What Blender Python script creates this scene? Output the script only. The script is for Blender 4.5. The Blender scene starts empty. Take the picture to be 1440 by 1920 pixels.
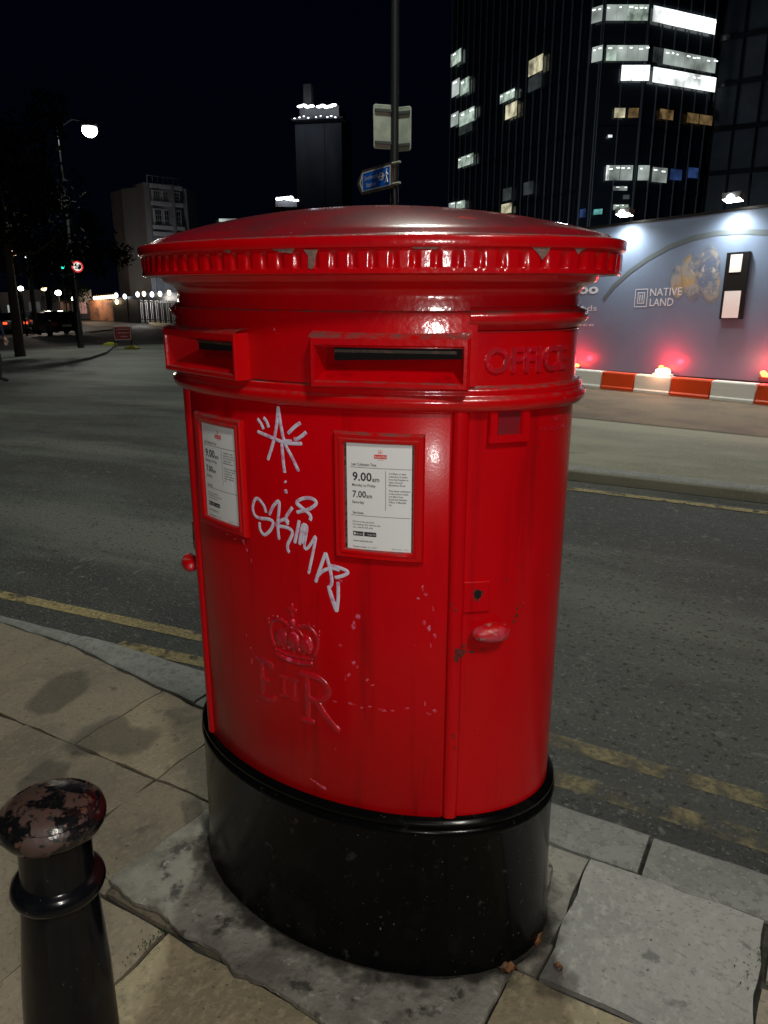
import bpy, math, random
from math import sin, cos, pi, sqrt, atan2, radians as R
from mathutils import Vector as V, Matrix
random.seed(7)
S = bpy.context.scene
col = S.collection

# ------------------------------------------------------------------ camera
F_PX, PITCH, YAW = 1421.9, 0.2904, -0.5176
CAM = V((0.8346, -1.3819, 1.4274))
FW = V((sin(YAW)*cos(PITCH), cos(YAW)*cos(PITCH), -sin(PITCH)))
RT = V((cos(YAW), -sin(YAW), 0)); UP = RT.cross(FW)
cam_d = bpy.data.cameras.new('camera'); cam = bpy.data.objects.new('camera', cam_d); col.objects.link(cam)
m = Matrix((RT, UP, -FW)).transposed().to_4x4(); m.translation = CAM
cam.matrix_world = m
cam_d.sensor_fit = 'HORIZONTAL'; cam_d.sensor_width = 36; cam_d.lens = F_PX/1440*36
cam_d.clip_start = 0.05; cam_d.clip_end = 3000
S.camera = cam
S.render.resolution_x = 768; S.render.resolution_y = 1024
# ------------------------------------------------------------------ world, exposure
w = bpy.data.worlds.new('World'); S.world = w; w.use_nodes = True
wn = w.node_tree.nodes; wl = w.node_tree.links; wn.clear()
out = wn.new('ShaderNodeOutputWorld'); bg = wn.new('ShaderNodeBackground')
tc = wn.new('ShaderNodeTexCoord'); sp = wn.new('ShaderNodeSeparateXYZ'); rmp = wn.new('ShaderNodeValToRGB')
wl.new(tc.outputs['Generated'], sp.inputs[0]); wl.new(sp.outputs['Z'], rmp.inputs[0])
rmp.color_ramp.elements[0].position = 0.0; rmp.color_ramp.elements[0].color = (0.0006, 0.0010, 0.0026, 1)
rmp.color_ramp.elements[1].position = 0.5; rmp.color_ramp.elements[1].color = (0.0002, 0.0006, 0.0030, 1)
wl.new(rmp.outputs[0], bg.inputs['Color']); bg.inputs['Strength'].default_value = 1.0
wl.new(bg.outputs[0], out.inputs[0])
S.view_settings.view_transform = 'Standard'; S.view_settings.look = 'None'
S.view_settings.exposure = 0; S.view_settings.gamma = 1

def lamp(name, kind, loc, power, color=(1,1,1), size=.1, aim=None, spot=None, blend=.6, parent=None):
    d = bpy.data.lights.new(name, kind); d.energy = power; d.color = color
    if kind == 'AREA': d.shape = 'DISK'; d.size = size
    else: d.shadow_soft_size = size
    if kind == 'SPOT': d.spot_size = R(spot); d.spot_blend = blend
    o = bpy.data.objects.new(name, d); col.objects.link(o); o.location = loc
    if aim is not None: o.rotation_euler = (V(aim)-V(loc)).to_track_quat('-Z', 'Y').to_euler()
    if parent: o.parent = parent
    return o
# phone flash beside the lens and the street lamp on top of the sign column across the road
lamp('phone_flash', 'POINT', CAM + RT*.012 + UP*.02, 18.5, (1,.97,.93), .006)
COLUMN = V((-6.3, 11.3, 0))
lamp('pavement_fill_light', 'SPOT', (4.5, -3.7, 7.4), 1100, (1,.95,.85), .5, aim=(.3, 0, 0), spot=120)  # unseen lamp added behind the camera to brighten pavement and box
lamp('column_lantern_light', 'SPOT', (-4.2, 8.2, 11.3), 2700, (.95,1,.88), .35, aim=(-2.5, 3.0, 0), spot=150)

# ------------------------------------------------------------------ helpers: rays, ground
def ray(px, py): return (FW + RT*((px-720)/F_PX) - UP*((py-960)/F_PX))
def at_dist(px, py, t):
    d = ray(px, py); return CAM + d*(t/math.hypot(d.x, d.y))
def g(x):
    x = max(x, -50.0); return -.084*math.log1p(math.exp((-x-4)/2))
def at_ground(px, py, dz=0.0):
    d = ray(px, py); t = -CAM.z/d.z
    for _ in range(60): t = (g(CAM.x+t*d.x)+dz-CAM.z)/d.z
    return CAM + d*t
# ------------------------------------------------------------------ materials
def newmat(name):
    m = bpy.data.materials.new(name); m.use_nodes = True
    n = m.node_tree.nodes; return m, n, m.node_tree.links, n['Principled BSDF']
def mat(name, c, rough=.5, metal=0, coat=0, layers=(), bump=None, bump2=None, spec=.5, coords='Object', trans=0, coat_r=.08):
    """layers: (colour, scale, lo, hi[, mask, detail, stretch]) mixed over the base by a noise threshold; mask 'up' keeps it to upward faces"""
    m, n, l, b = newmat(name)
    b.inputs['Base Color'].default_value = (*c, 1); b.inputs['Roughness'].default_value = rough
    b.inputs['Metallic'].default_value = metal; b.inputs['Coat Weight'].default_value = coat
    b.inputs['Coat Roughness'].default_value = coat_r
    b.inputs['Specular IOR Level'].default_value = spec; b.inputs['Transmission Weight'].default_value = trans
    tc = n.new('ShaderNodeTexCoord'); cur = None; rcur = None
    for L in layers:
        c2, sc, lo, hi = L[:4]; mask = L[4] if len(L) > 4 else None; det = L[5] if len(L) > 5 else 6
        st = L[6] if len(L) > 6 else (1,1,1); r2 = L[7] if len(L) > 7 else None
        mp = n.new('ShaderNodeMapping'); mp.inputs['Scale'].default_value = st
        mp.inputs['Location'].default_value = (random.uniform(0,9), random.uniform(0,9), random.uniform(0,9))
        l.new(tc.outputs[coords], mp.inputs[0])
        t = n.new('ShaderNodeTexNoise'); t.inputs['Scale'].default_value = sc; t.inputs['Detail'].default_value = det
        t.inputs['Roughness'].default_value = .6
        l.new(mp.outputs[0], t.inputs['Vector'])
        mr = n.new('ShaderNodeMapRange'); mr.inputs[1].default_value = lo; mr.inputs[2].default_value = hi
        mr.interpolation_type = 'SMOOTHSTEP'; l.new(t.outputs['Fac'], mr.inputs[0]); f = mr.outputs[0]
        if mask in ('up', 'down'):
            ge = n.new('ShaderNodeNewGeometry'); s = n.new('ShaderNodeSeparateXYZ'); l.new(ge.outputs['Normal'], s.inputs[0])
            m2 = n.new('ShaderNodeMapRange'); m2.inputs[1].default_value = .45; m2.inputs[2].default_value = .85
            l.new(s.outputs['Z'], m2.inputs[0]); mu = n.new('ShaderNodeMath'); mu.operation = 'MULTIPLY'
            l.new(f, mu.inputs[0]); l.new(m2.outputs[0], mu.inputs[1]); f = mu.outputs[0]
        mx = n.new('ShaderNodeMix'); mx.data_type = 'RGBA'; mx.inputs[7].default_value = (*c2, 1); l.new(f, mx.inputs[0])
        if cur is None: mx.inputs[6].default_value = (*c, 1)
        else: l.new(cur, mx.inputs[6])
        cur = mx.outputs[2]
        if r2 is not None:
            rx = n.new('ShaderNodeMix'); rx.data_type = 'FLOAT'; rx.inputs[3].default_value = r2; l.new(f, rx.inputs[0])
            if rcur is None: rx.inputs[2].default_value = rough
            else: l.new(rcur, rx.inputs[2])
            rcur = rx.outputs[0]
    if cur: l.new(cur, b.inputs['Base Color'])
    if rcur: l.new(rcur, b.inputs['Roughness'])
    prev = None
    for bp in (bump, bump2):
        if not bp: continue
        t = n.new('ShaderNodeTexNoise'); t.inputs['Scale'].default_value = bp[0]; t.inputs['Detail'].default_value = bp[3] if len(bp) > 3 else 5
        l.new(tc.outputs[coords], t.inputs['Vector'])
        bu = n.new('ShaderNodeBump'); bu.inputs['Strength'].default_value = bp[1]; bu.inputs['Distance'].default_value = bp[2]
        l.new(t.outputs['Fac'], bu.inputs['Height'])
        if prev: l.new(prev, bu.inputs['Normal'])
        prev = bu.outputs[0]; l.new(prev, b.inputs['Normal']); l.new(prev, b.inputs['Coat Normal'])
    return m
def soften(m, sc=20, lo=.35, hi=.6, attr=True, amt=1.0, det=8, st=(1,1,1)):
    """worn or fading edges: alpha from a noise, times the painted-on 'soft' weight"""
    n = m.node_tree.nodes; l = m.node_tree.links; b = n['Principled BSDF']; tc = n.new('ShaderNodeTexCoord'); mp = n.new('ShaderNodeMapping'); mp.inputs['Scale'].default_value = st
    l.new(tc.outputs['Object'], mp.inputs[0]); t = n.new('ShaderNodeTexNoise'); t.inputs['Scale'].default_value = sc; t.inputs['Detail'].default_value = det; l.new(mp.outputs[0], t.inputs['Vector'])
    src = t.outputs['Fac']
    if attr:
        at = n.new('ShaderNodeAttribute'); at.attribute_name = 'soft'; ad = n.new('ShaderNodeMath'); ad.operation = 'MULTIPLY_ADD'; l.new(at.outputs['Fac'], ad.inputs[0]); ad.inputs[1].default_value = .55; l.new(src, ad.inputs[2])
        su = n.new('ShaderNodeMath'); su.operation = 'SUBTRACT'; l.new(ad.outputs[0], su.inputs[0]); su.inputs[1].default_value = .30; src = su.outputs[0]
    mr = n.new('ShaderNodeMapRange'); mr.inputs[1].default_value = lo; mr.inputs[2].default_value = hi; mr.inputs[4].default_value = amt; mr.interpolation_type = 'SMOOTHSTEP'
    l.new(src, mr.inputs[0]); l.new(mr.outputs[0], b.inputs['Alpha']); return m
def emit(name, c, s):
    m, n, l, b = newmat(name)
    b.inputs['Base Color'].default_value = (.02,.02,.02,1)
    b.inputs['Emission Color'].default_value = (*c, 1); b.inputs['Emission Strength'].default_value = s
    return m
def emit_room(name, c, s, sx=1.2, lo=.3, hi=.75, c2=None):
    """lit office seen through glass: uneven emission"""
    m, n, l, b = newmat(name); b.inputs['Base Color'].default_value = (.02,.02,.02,1); b.inputs['Roughness'].default_value = .2
    tc = n.new('ShaderNodeTexCoord'); mp = n.new('ShaderNodeMapping'); mp.inputs['Scale'].default_value = (sx, sx, sx*.9)
    l.new(tc.outputs['Object'], mp.inputs[0]); t = n.new('ShaderNodeTexNoise'); t.inputs['Scale'].default_value = 1; t.inputs['Detail'].default_value = 4
    l.new(mp.outputs[0], t.inputs['Vector']); r = n.new('ShaderNodeMapRange'); r.inputs[1].default_value = lo; r.inputs[2].default_value = hi
    r.inputs[3].default_value = s*.12; r.inputs[4].default_value = s; l.new(t.outputs['Fac'], r.inputs[0]); l.new(r.outputs[0], b.inputs['Emission Strength'])
    b.inputs['Emission Color'].default_value = (*c, 1)
    if c2:
        mx = n.new('ShaderNodeMix'); mx.data_type = 'RGBA'; mx.inputs[6].default_value = (*c2, 1); mx.inputs[7].default_value = (*c, 1)
        l.new(t.outputs['Fac'], mx.inputs[0]); l.new(mx.outputs[2], b.inputs['Emission Color'])
    return m
DUST = (.15, .075, .065)
RED = (.60, .0006, .003)
M = {}
M['red'] = mat('red_gloss_paint', RED, .28, spec=.3, coat=.9, coat_r=.11, layers=[
    ((.52,.001,.006), 5, .45, .7), (DUST, 45, .30, .68, 'up', 8, (1,1,1), .8),
    ((.80,.10,.16), 85, .735, .76, None, 3), ((.10,.012,.008), 38, .74, .765, None, 6)], bump=(220, .10, .001), bump2=(75, .30, .0025))
M['red_body'] = mat('red_gloss_paint_body', (.60,.0004,.005), .26, spec=.22, coat=.12, coat_r=.10, layers=[
    ((.54,.001,.004), 4, .4, .75), ((.36,.001,.004), 22, .52, .75, None, 7, (1,1,.07)), ((.86,.16,.24), 48, .735, .755, None, 5, (1,1,.6)), ((.07,.012,.008), 70, .755, .775, None, 4)],
    bump=(240, .08, .0015), bump2=(20, .12, .003))
M['red_dome'] = mat('red_paint_dusty_top', (.30,.006,.014), .22, spec=.14, coat=.28, coat_r=.035, layers=[
    ((.17,.018,.024), 9, .35, .65), ((.62,.004,.01), 16, .66, .72), ((.34,.2,.19), 130, .70, .74, None, 3)], bump=(150, .10, .001), bump2=(14, .06, .002))
M['relief'] = mat('worn_glint_relief_paint', (.56,.003,.014), .28, coat=.4, layers=[((.72,.10,.20), 70, .58, .68, None, 5), ((.40,.01,.02), 25, .45, .6)], bump=(150,.5,.002))  # pink mottle paints highlights on the raised edges along with wear
M['chip'] = mat('pink_scuffed_paint', (.75,.16,.26), .5, layers=[((.62,.01,.03), 160, .42, .55)])
M['chip_dust'] = mat('worn_grey_chip', (.17,.10,.085), .75, layers=[((.26,.15,.12), 180, .4, .6)])
M['rust'] = mat('rust_mark', (.035,.012,.008), .8, layers=[((.25,.01,.006), 320, .48, .52)])
M['black'] = mat('black_gloss_paint', (.0028,.0028,.003), .22, spec=.08, coat=.10, coat_r=.05, layers=[
    ((.010,.0095,.009), 9, .52, .75, None, 8, (1,1,1), .5), ((.035,.034,.032), 26, .62, .72, None, 8), ((.14,.14,.13), 110, .70, .73, None, 3)], bump=(120, .08, .001), bump2=(18, .10, .003))
M['dark'] = mat('dark_void', (.004,.003,.003), .9)
M['slotbar'] = mat('grimy_slot_bar', (.05,.045,.03), .6, layers=[((.12,.07,.04), 60, .5, .6)])
M['paper'] = mat('notice_paper', (.88,.89,.89), .45, coat=.3)
M['ink'] = mat('notice_ink', (.03,.03,.035), .6)
M['inkgrey'] = mat('notice_ink_grey', (.3,.3,.3), .6)
M['logored'] = mat('notice_red', (.75,.06,.05), .6)
M['window_edge'] = mat('grubby_frame_gap', (.10,.085,.065), .7, layers=[((.02,.015,.01), 120, .45, .6)])
M['marker'] = mat('graffiti_marker', (.74,.68,.84), .45, layers=[((.62,.36,.52), 70, .50, .62), ((.80,.76,.88), 20, .55, .65)])
M['bollard'] = mat('bollard_black_paint', (.0045,.005,.0065), .2, spec=.2, coat=.22, coat_r=.08, layers=[((.05,.055,.06), 80, .68, .72, None, 3), ((.012,.013,.014), 12, .5, .7)], bump=(70, .10, .002))
M['bollard_cap'] = mat('bollard_cap_chipped', (.006,.006,.007), .25, coat=.3, layers=[((.075,.042,.033), 24, .50, .55, None, 9, (1,1,1), .6), ((.095,.045,.03), 60, .60, .64, None, 5), ((.012,.011,.010), 75, .58, .61, None, 5)], bump=(60, .4, .004))

def slabmat(name, c, c2, c3, rough=.78):
    k = lambda f: tuple(q*f for q in c)
    m = mat(name, c, rough, layers=[(c2, 2.6, .40, .66, None, 10), (k(1.12), 60, .46, .70, None, 8, (1,.6,1)), (k(.66), 90, .52, .70, None, 7, (.8,1,1)), (c3, 1.9, .60, .70, None, 12),
            (k(.3), 60, .665, .70, None, 4), (c3, 13, .60, .70, None, 9), ((.6,.6,.56), 300, .73, .755, None, 2)], bump=(95, .6, .004), bump2=(20, .5, .008))
    n = m.node_tree.nodes; l = m.node_tree.links; b = n['Principled BSDF']
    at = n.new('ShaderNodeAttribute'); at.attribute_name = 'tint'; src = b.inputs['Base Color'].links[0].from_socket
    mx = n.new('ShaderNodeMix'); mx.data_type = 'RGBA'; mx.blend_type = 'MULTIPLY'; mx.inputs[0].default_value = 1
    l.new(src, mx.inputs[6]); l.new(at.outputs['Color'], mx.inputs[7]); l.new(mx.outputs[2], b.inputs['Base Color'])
    return m
M['slab'] = slabmat('paving_slabs', (.245,.215,.17), (.175,.155,.125), (.12,.105,.088))
M['mortar'] = mat('mortar_and_dirt', (.05,.047,.04), .95, layers=[((.02,.02,.015), 20, .4, .6), ((.03,.04,.02), 9, .62, .70)], bump=(80,.5,.004))
M['concrete'] = mat('concrete_patch', (.25,.235,.20), .85, layers=[((.13,.12,.10), 7, .42, .64, None, 10), ((.06,.055,.048), 16, .56, .66, None, 9), ((.34,.32,.28), 35, .60, .68, None, 7), ((.5,.5,.46), 300, .745, .77, None, 2)], bump=(70, .8, .006), bump2=(14,.7,.012))
M['kerb'] = mat('granite_kerb', (.23,.235,.22), .7, layers=[((.18,.185,.17), 5, .4, .6, None, 9), ((.15,.15,.14), 40, .5, .62, None, 6), ((.30,.29,.26), 90, .58, .66, None, 4), ((.05,.05,.045), 130, .66, .70)], bump=(130, .5, .004))
M['asphalt'] = mat('asphalt', (.058,.062,.055), .68, layers=[((.026,.027,.025), 1.1, .42, .60, None, 9, (.30,1,1)), ((.105,.11,.095), .8, .48, .66, None, 9, (.25,1.2,1)), ((.14,.142,.125), 60, .57, .68, None, 5), ((.010,.010,.009), 38, .57, .64, None, 5), ((.30,.30,.28), 210, .70, .73, None, 2), ((.11,.115,.10), 14, .60, .70, None, 8)],
    bump=(75, 1, .010), bump2=(3, .3, .03))
M['yellow'] = mat('worn_yellow_line', (.36,.28,.115), .75, layers=[((.20,.16,.08), 60, .42, .6), ((.04,.04,.035), 120, .60, .66, None, 4)], bump=(75, 1, .008))
soften(M['yellow'], 13, .30, .52, attr=False, det=12)
M['yellow_faded'] = soften(mat('faded_yellow_line', (.30,.25,.125), .75, layers=[((.16,.14,.085), 50, .42, .6)], bump=(75,1,.008)), 9, .36, .66, attr=False, amt=.75, det=12)
M['footway'] = mat('far_footway', (.26,.25,.185), .75, layers=[((.17,.165,.125), 1.1, .4, .62, None, 7, (.4,1,1)), ((.10,.10,.08), 2.4, .62, .70, None, 6, (.35,1,1)), ((.31,.29,.22), 40, .55, .7)], bump=(60,.4,.004))
M['brownroad'] = mat('brown_surfacing', (.17,.12,.075), .8, layers=[((.11,.08,.055), 2, .4, .62, None, 8), ((.22,.17,.12), 60, .56, .7)], bump=(90,.5,.005))
M['footway_dark'] = mat('corner_footway', (.10,.105,.095), .75, layers=[((.06,.063,.06), .8, .4, .6, None, 8), ((.15,.15,.13), 20, .55, .7)], bump=(50,.4,.004))
M['cream_strip'] = mat('pale_pavement', (.42,.33,.17), .8, layers=[((.22,.19,.12), .6, .4, .6)])
M['steel'] = mat('dark_painted_steel', (.012,.013,.014), .4, coat=.1, bump=(30,.1,.002))
M['signback'] = mat('sign_back_aluminium', (.36,.40,.33), .5, metal=.0, layers=[((.27,.31,.26), 3, .4, .6)])
M['signrim'] = mat('sign_back_rail', (.05,.055,.05), .6)
M['blue'] = mat('sign_blue', (.008,.14,.72), .7, spec=.05)
M['sign_w'] = mat('sign_face_white', (.85,.85,.85), .7, spec=.05)
M['white'] = mat('sign_white', (.82,.82,.82), .4)
M['signframe'] = mat('sign_brown_frame', (.06,.035,.025), .5)
M['hoard'] = mat('hoarding_blue_print', (.165,.225,.33), .30, layers=[((.145,.19,.275), .5, .4, .65)], coat=.3, coat_r=.25)
M['hoard_arc'] = mat('hoarding_arc_print', (.10,.125,.14), .4)
M['hoard_white'] = mat('hoarding_white_print', (.62,.67,.74), .4)
M['hoard_art'] = mat('hoarding_picture_print', (.33,.32,.30), .4, layers=[((.42,.31,.15), 3.2, .52, .60, None, 6), ((.14,.18,.27), 4, .46, .58, None, 7), ((.55,.52,.45), 9, .60, .68)])
M['noticeblack'] = mat('notice_board_black', (.012,.012,.012), .35)
M['barrier_red'] = mat('barrier_orange_plastic', (.80,.07,.008), .45, layers=[((.55,.05,.01), 6, .55, .7)])
M['barrier_white'] = mat('barrier_white_plastic', (.85,.85,.80), .45, layers=[((.62,.62,.56), 5, .55, .7)])
M['glass_dark'] = mat('dark_facade_glass', (.016,.022,.030), .18, spec=.5)
M['fin'] = mat('facade_fin', (.16,.19,.22), .5)
M['rail'] = mat('facade_rail', (.10,.12,.14), .5)
M['tower'] = mat('tower_concrete', (.20,.20,.21), .7, layers=[((.13,.13,.14), .12, .4, .6, None, 3, (1,1,.3))])
M['render_wall'] = mat('pale_render_wall', (.17,.17,.185), .8, layers=[((.11,.11,.12), .15, .4, .65), ((.13,.13,.13), 1.2, .5, .7)])
M['stone'] = mat('stone_front', (.13,.14,.15), .8)
M['pane'] = mat('window_glass', (.01,.012,.016), .15)
M['frame_w'] = mat('window_frame_pale', (.4,.41,.43), .6)
M['lampbody'] = mat('lamp_housing', (.06,.065,.07), .4)
M['e_lamp'] = emit('street_lamp_lens', (1,.99,.93), 40)
M['e_white'] = emit('lit_white', (.88,.96,1), 6)
M['e_flood'] = emit('floodlight_lens', (1,.97,.86), 30)
M['e_red'] = emit('red_beacon', (1,.10,.02), 14)
M['e_green'] = emit('green_signal', (.02,1,.55), 3)
M['e_warm'] = emit('warm_bulb', (1,.72,.40), 5)
M['e_cool'] = emit('cool_bulb', (.85,.9,1), 5)
M['e_tail'] = emit('tail_light', (1,.08,.02), 2.5)
M['e_ceil'] = emit('ceiling_lights', (.92,1,.98), 3)
M['r_white'] = emit_room('room_bright', (.93,1,.97), 3.2, .5)
M['r_mid'] = emit_room('room_mid', (.75,.86,.80), .75, .5)
M['r_dim'] = emit_room('room_dim', (.5,.62,.60), .09, 1.0)
M['r_green'] = emit_room('room_greenish', (.70,.88,.74), .9, 1.3)
M['r_warm'] = emit_room('room_warm', (1,.93,.62), 1.1, 1.2)
M['r_amber'] = emit_room('room_amber', (.75,.48,.2), .30, 1.6)
M['r_blue'] = emit_room('room_blue', (.12,.25,.8), .22, 1)
M['r_teal'] = emit_room('room_teal', (.3,1,.95), .9, 1)
M['shop'] = emit_room('lit_panel_orange', (.9,.38,.2), .13, .5)
M['shop2'] = emit_room('lit_panel_pink', (.9,.45,.36), .55, .8)
M['leaf'] = mat('tree_leaves', (.008,.014,.005), .9, spec=.02, layers=[((.006,.011,.004), 1.5, .4, .6)])
M['bark'] = mat('tree_bark', (.05,.04,.03), .9, bump=(20,.5,.02))
M['car_black'] = mat('car_paint_dark', (.012,.014,.015), .2, coat=.8)
M['car_silver'] = mat('car_paint_silver', (.25,.26,.28), .25, metal=.5, coat=.8)
M['tyre'] = mat('tyre_rubber', (.01,.01,.01), .8)
M['plate'] = mat('number_plate', (.6,.55,.3), .5)
M['sign_red'] = mat('roadworks_red', (.50,.03,.04), .4)
M['roundel_red'] = mat('speed_sign_red', (.75,.03,.03), .4)
M['hiyellow'] = mat('yellow_feet', (.42,.42,.05), .6)
M['skin'] = mat('skin', (.55,.34,.25), .5); M['navy'] = mat('navy_jacket', (.015,.022,.06), .8); M['trouser'] = mat('dark_trousers', (.02,.02,.022), .8)
M['hair'] = mat('dark_hair', (.02,.014,.01), .7)
M['leafdry'] = mat('dry_leaf', (.28,.12,.045), .7, layers=[((.10,.05,.02), 60, .45, .6)])
M['moss'] = mat('moss_weeds', (.035,.075,.02), .9)

# ------------------------------------------------------------------ mesh builder
class MB:
    def __init__(s): s.v = []; s.f = []; s.m = []; s.mats = []
    def mi(s, k):
        if k not in s.mats: s.mats.append(k)
        return s.mats.index(k)
    def add(s, vs, fs, mk):
        o = len(s.v); s.v += [tuple(p) for p in vs]; k = s.mi(mk)
        for f in fs: s.f.append(tuple(i+o for i in f)); s.m.append(k)
    def box(s, c, d, mk, rz=0, M4=None):
        x, y, z = (q/2 for q in d); ca, sa = cos(rz), sin(rz); P = []
        for a in (-x, x):
            for b in (-y, y):
                for e in (-z, z):
                    if M4 is not None: P.append(M4 @ V((a, b, e))+V(c))
                    else: P.append((c[0]+a*ca-b*sa, c[1]+a*sa+b*ca, c[2]+e))
        s.add(P, [(0,1,3,2),(4,6,7,5),(0,4,5,1),(2,3,7,6),(0,2,6,4),(1,5,7,3)], mk)
    def grid(s, rows, mk, closed=False, flip=False, skip=None):
        n = len(rows[0]); vs = [p for r in rows for p in r]; fs = []
        for i in range(len(rows)-1):
            for j in range(n if closed else n-1):
                if skip and skip(i, j): continue
                a, b = i*n+j, i*n+(j+1) % n; q = (a, b, b+n, a+n)
                fs.append(q[::-1] if flip else q)
        s.add(vs, fs, mk)
    def lathe(s, prof, mk, c=(0,0,0), n=48):
        s.grid([[(c[0]+r*cos(2*pi*k/n), c[1]+r*sin(2*pi*k/n), c[2]+z) for k in range(n)] for r, z in prof], mk, closed=True)
    def tube(s, pts, r, mk, n=8, cap=True, flat=1.0):
        pts = [V(p) for p in pts]; rows = []; rr = r if isinstance(r, (list, tuple)) else [r]*len(pts)
        for i, p in enumerate(pts):
            t = (pts[min(i+1, len(pts)-1)]-pts[max(i-1, 0)]).normalized()
            a = t.cross(V((0,0,1))) if abs(t.z) < .9 else t.cross(V((1,0,0)))
            a.normalize(); b = t.cross(a)
            rows.append([p+(a*cos(2*pi*k/n)+b*sin(2*pi*k/n)*flat)*rr[i] for k in range(n)])
        s.grid(rows, mk, closed=True)
        if cap:
            s.add(rows[0], [tuple(range(n))], mk); s.add(rows[-1], [tuple(range(n))[::-1]], mk)
    def ball(s, c, r, mk, n=10, sc=(1,1,1)):
        rows = []
        for i in range(n//2+1):
            a = pi*i/(n//2); rows.append([(c[0]+r*sc[0]*sin(a)*cos(2*pi*k/n), c[1]+r*sc[1]*sin(a)*sin(2*pi*k/n), c[2]-r*sc[2]*cos(a)) for k in range(n)])
        s.grid(rows, mk, closed=True)
    def build(s, name, parent=None, smooth=None, label=None, cat=None, group=None, kind=None, tint=None, soft=None):
        me = bpy.data.meshes.new(name); me.from_pydata(s.v, [], s.f); me.update()
        for k in s.mats: me.materials.append(M[k])
        me.polygons.foreach_set('material_index', s.m)
        if smooth is not None:
            me.polygons.foreach_set('use_smooth', [True]*len(s.f)); me.set_sharp_from_angle(angle=R(smooth))
        if tint:
            a = me.color_attributes.new('tint', 'FLOAT_COLOR', 'CORNER'); i = 0
            for p in me.polygons:
                for _ in p.loop_indices: a.data[i].color = (*tint[p.index], 1); i += 1
        if soft:
            a = me.color_attributes.new('soft', 'FLOAT_COLOR', 'POINT')
            for i, q in enumerate(soft): a.data[i].color = (q, q, q, 1)
        me.update()
        o = bpy.data.objects.new(name, me); col.objects.link(o)
        if parent: o.parent = parent
        return tag(o, label, cat, group, kind)
def tag(o, label=None, cat=None, group=None, kind=None):
    if label: o['label'] = label
    if cat: o['category'] = cat
    if group: o['group'] = group
    if kind: o['kind'] = kind
    return o
def empty(name, label, cat, loc=(0,0,0), group=None, rz=0):
    o = bpy.data.objects.new(name, None); col.objects.link(o); o.location = loc; o.rotation_euler = (0,0,rz); o.empty_display_size = .1
    return tag(o, label, cat, group)
def copy_tree(o, parent=None):
    c = o.copy(); col.objects.link(c)
    if parent: c.parent = parent
    for ch in list(o.children): copy_tree(ch, c)
    return c
def text2d(s, size=1.0, res=2, ext=0, bold=0):
    cu = bpy.data.curves.new('t', 'FONT'); cu.body = s; cu.size = size; cu.resolution_u = res; cu.extrude = ext; cu.offset = bold
    o = bpy.data.objects.new('t', cu); col.objects.link(o); dg = bpy.context.evaluated_depsgraph_get()
    me = bpy.data.meshes.new_from_object(o.evaluated_get(dg))
    vs = [tuple(v.co) for v in me.vertices]; fs = [tuple(p.vertices) for p in me.polygons]
    bpy.data.objects.remove(o); bpy.data.curves.remove(cu); bpy.data.meshes.remove(me)
    return vs, fs
def text_fit(mb, s, mk, h, fn, u0=0, v0=0, width=None, ext=0, bold=0, center=False, res=2):
    """text with capital height h put through fn(u, v, w)"""
    vs, fs = text2d(s, 1.0, res, ext/h*.7 if ext else 0, bold)
    if not vs: return
    k = h/.70; xs = [v[0] for v in vs]; x0 = min(xs); wd = (max(xs)-x0)*k; kx = k*(width/wd if width else 1)
    off = -(max(xs)-x0)*kx/2 if center else 0
    mb.add([fn(u0+off+(v[0]-x0)*kx, v0+v[1]*k, v[2]*k) for v in vs], fs, mk)

# ------------------------------------------------------------------ pillar box geometry
A, B = .4408, .2756
N_ARC = 1440
_tab = [0.0]
for i in range(N_ARC):
    t0 = -pi/2 + 2*pi*i/N_ARC; t1 = -pi/2 + 2*pi*(i+1)/N_ARC
    _tab.append(_tab[-1]+math.hypot(A*(cos(t1)-cos(t0)), B*(sin(t1)-sin(t0))))
PERIM = _tab[-1]
import bisect
def t_of_s(s):
    s = s % PERIM; i = min(bisect.bisect_right(_tab, s)-1, N_ARC-1)
    return -pi/2 + 2*pi*(i+(s-_tab[i])/(_tab[i+1]-_tab[i]))/N_ARC
def s_of_t(t):
    u = ((t+pi/2) % (2*pi))/(2*pi)*N_ARC; i = int(u) % N_ARC; s = _tab[i]+(u-int(u))*(_tab[i+1]-_tab[i])
    return s if s < PERIM/2 else s-PERIM
def s_of_x(x): return s_of_t(-math.acos(max(-1, min(1, x/A))))
def E(t, off):
    nx, ny = B*cos(t), A*sin(t); L = math.hypot(nx, ny)
    return A*cos(t)+off*nx/L, B*sin(t)+off*ny/L
def SF(s, z, off=0):
    x, y = E(t_of_s(s), off); return (x, y, z)
def pix(px, py):
    """pixel -> (s, z) on the body surface"""
    d = ray(px, py); h = math.hypot(d.x, d.y); dx, dy = d.x/h, d.y/h
    a = (dx/A)**2+(dy/B)**2; b = 2*(CAM.x*dx/A/A+CAM.y*dy/B/B); c = (CAM.x/A)**2+(CAM.y/B)**2-1
    D = b*b-4*a*c
    t = (-b-sqrt(D))/2/a if D > 0 else -b/2/a
    x, y = CAM.x+t*dx, CAM.y+t*dy
    return s_of_t(atan2(y/B, x/A)), CAM.z+d.z/h*t
def svals(n=240, s0=None, s1=None):
    if s0 is None: return [PERIM*i/n for i in range(n)]
    return [s0+(s1-s0)*i/n for i in range(n+1)]
def sweep(mb, prof, mk, ss=None, closed=True, skip=None):
    ss = ss or svals()
    mb.grid([[SF(s, z, o) for s in ss] for o, z in prof], mk, closed=closed, skip=skip)

box = empty('pillar_box', 'large oval red double-slot post box with white graffiti and a black base', 'post box')
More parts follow.
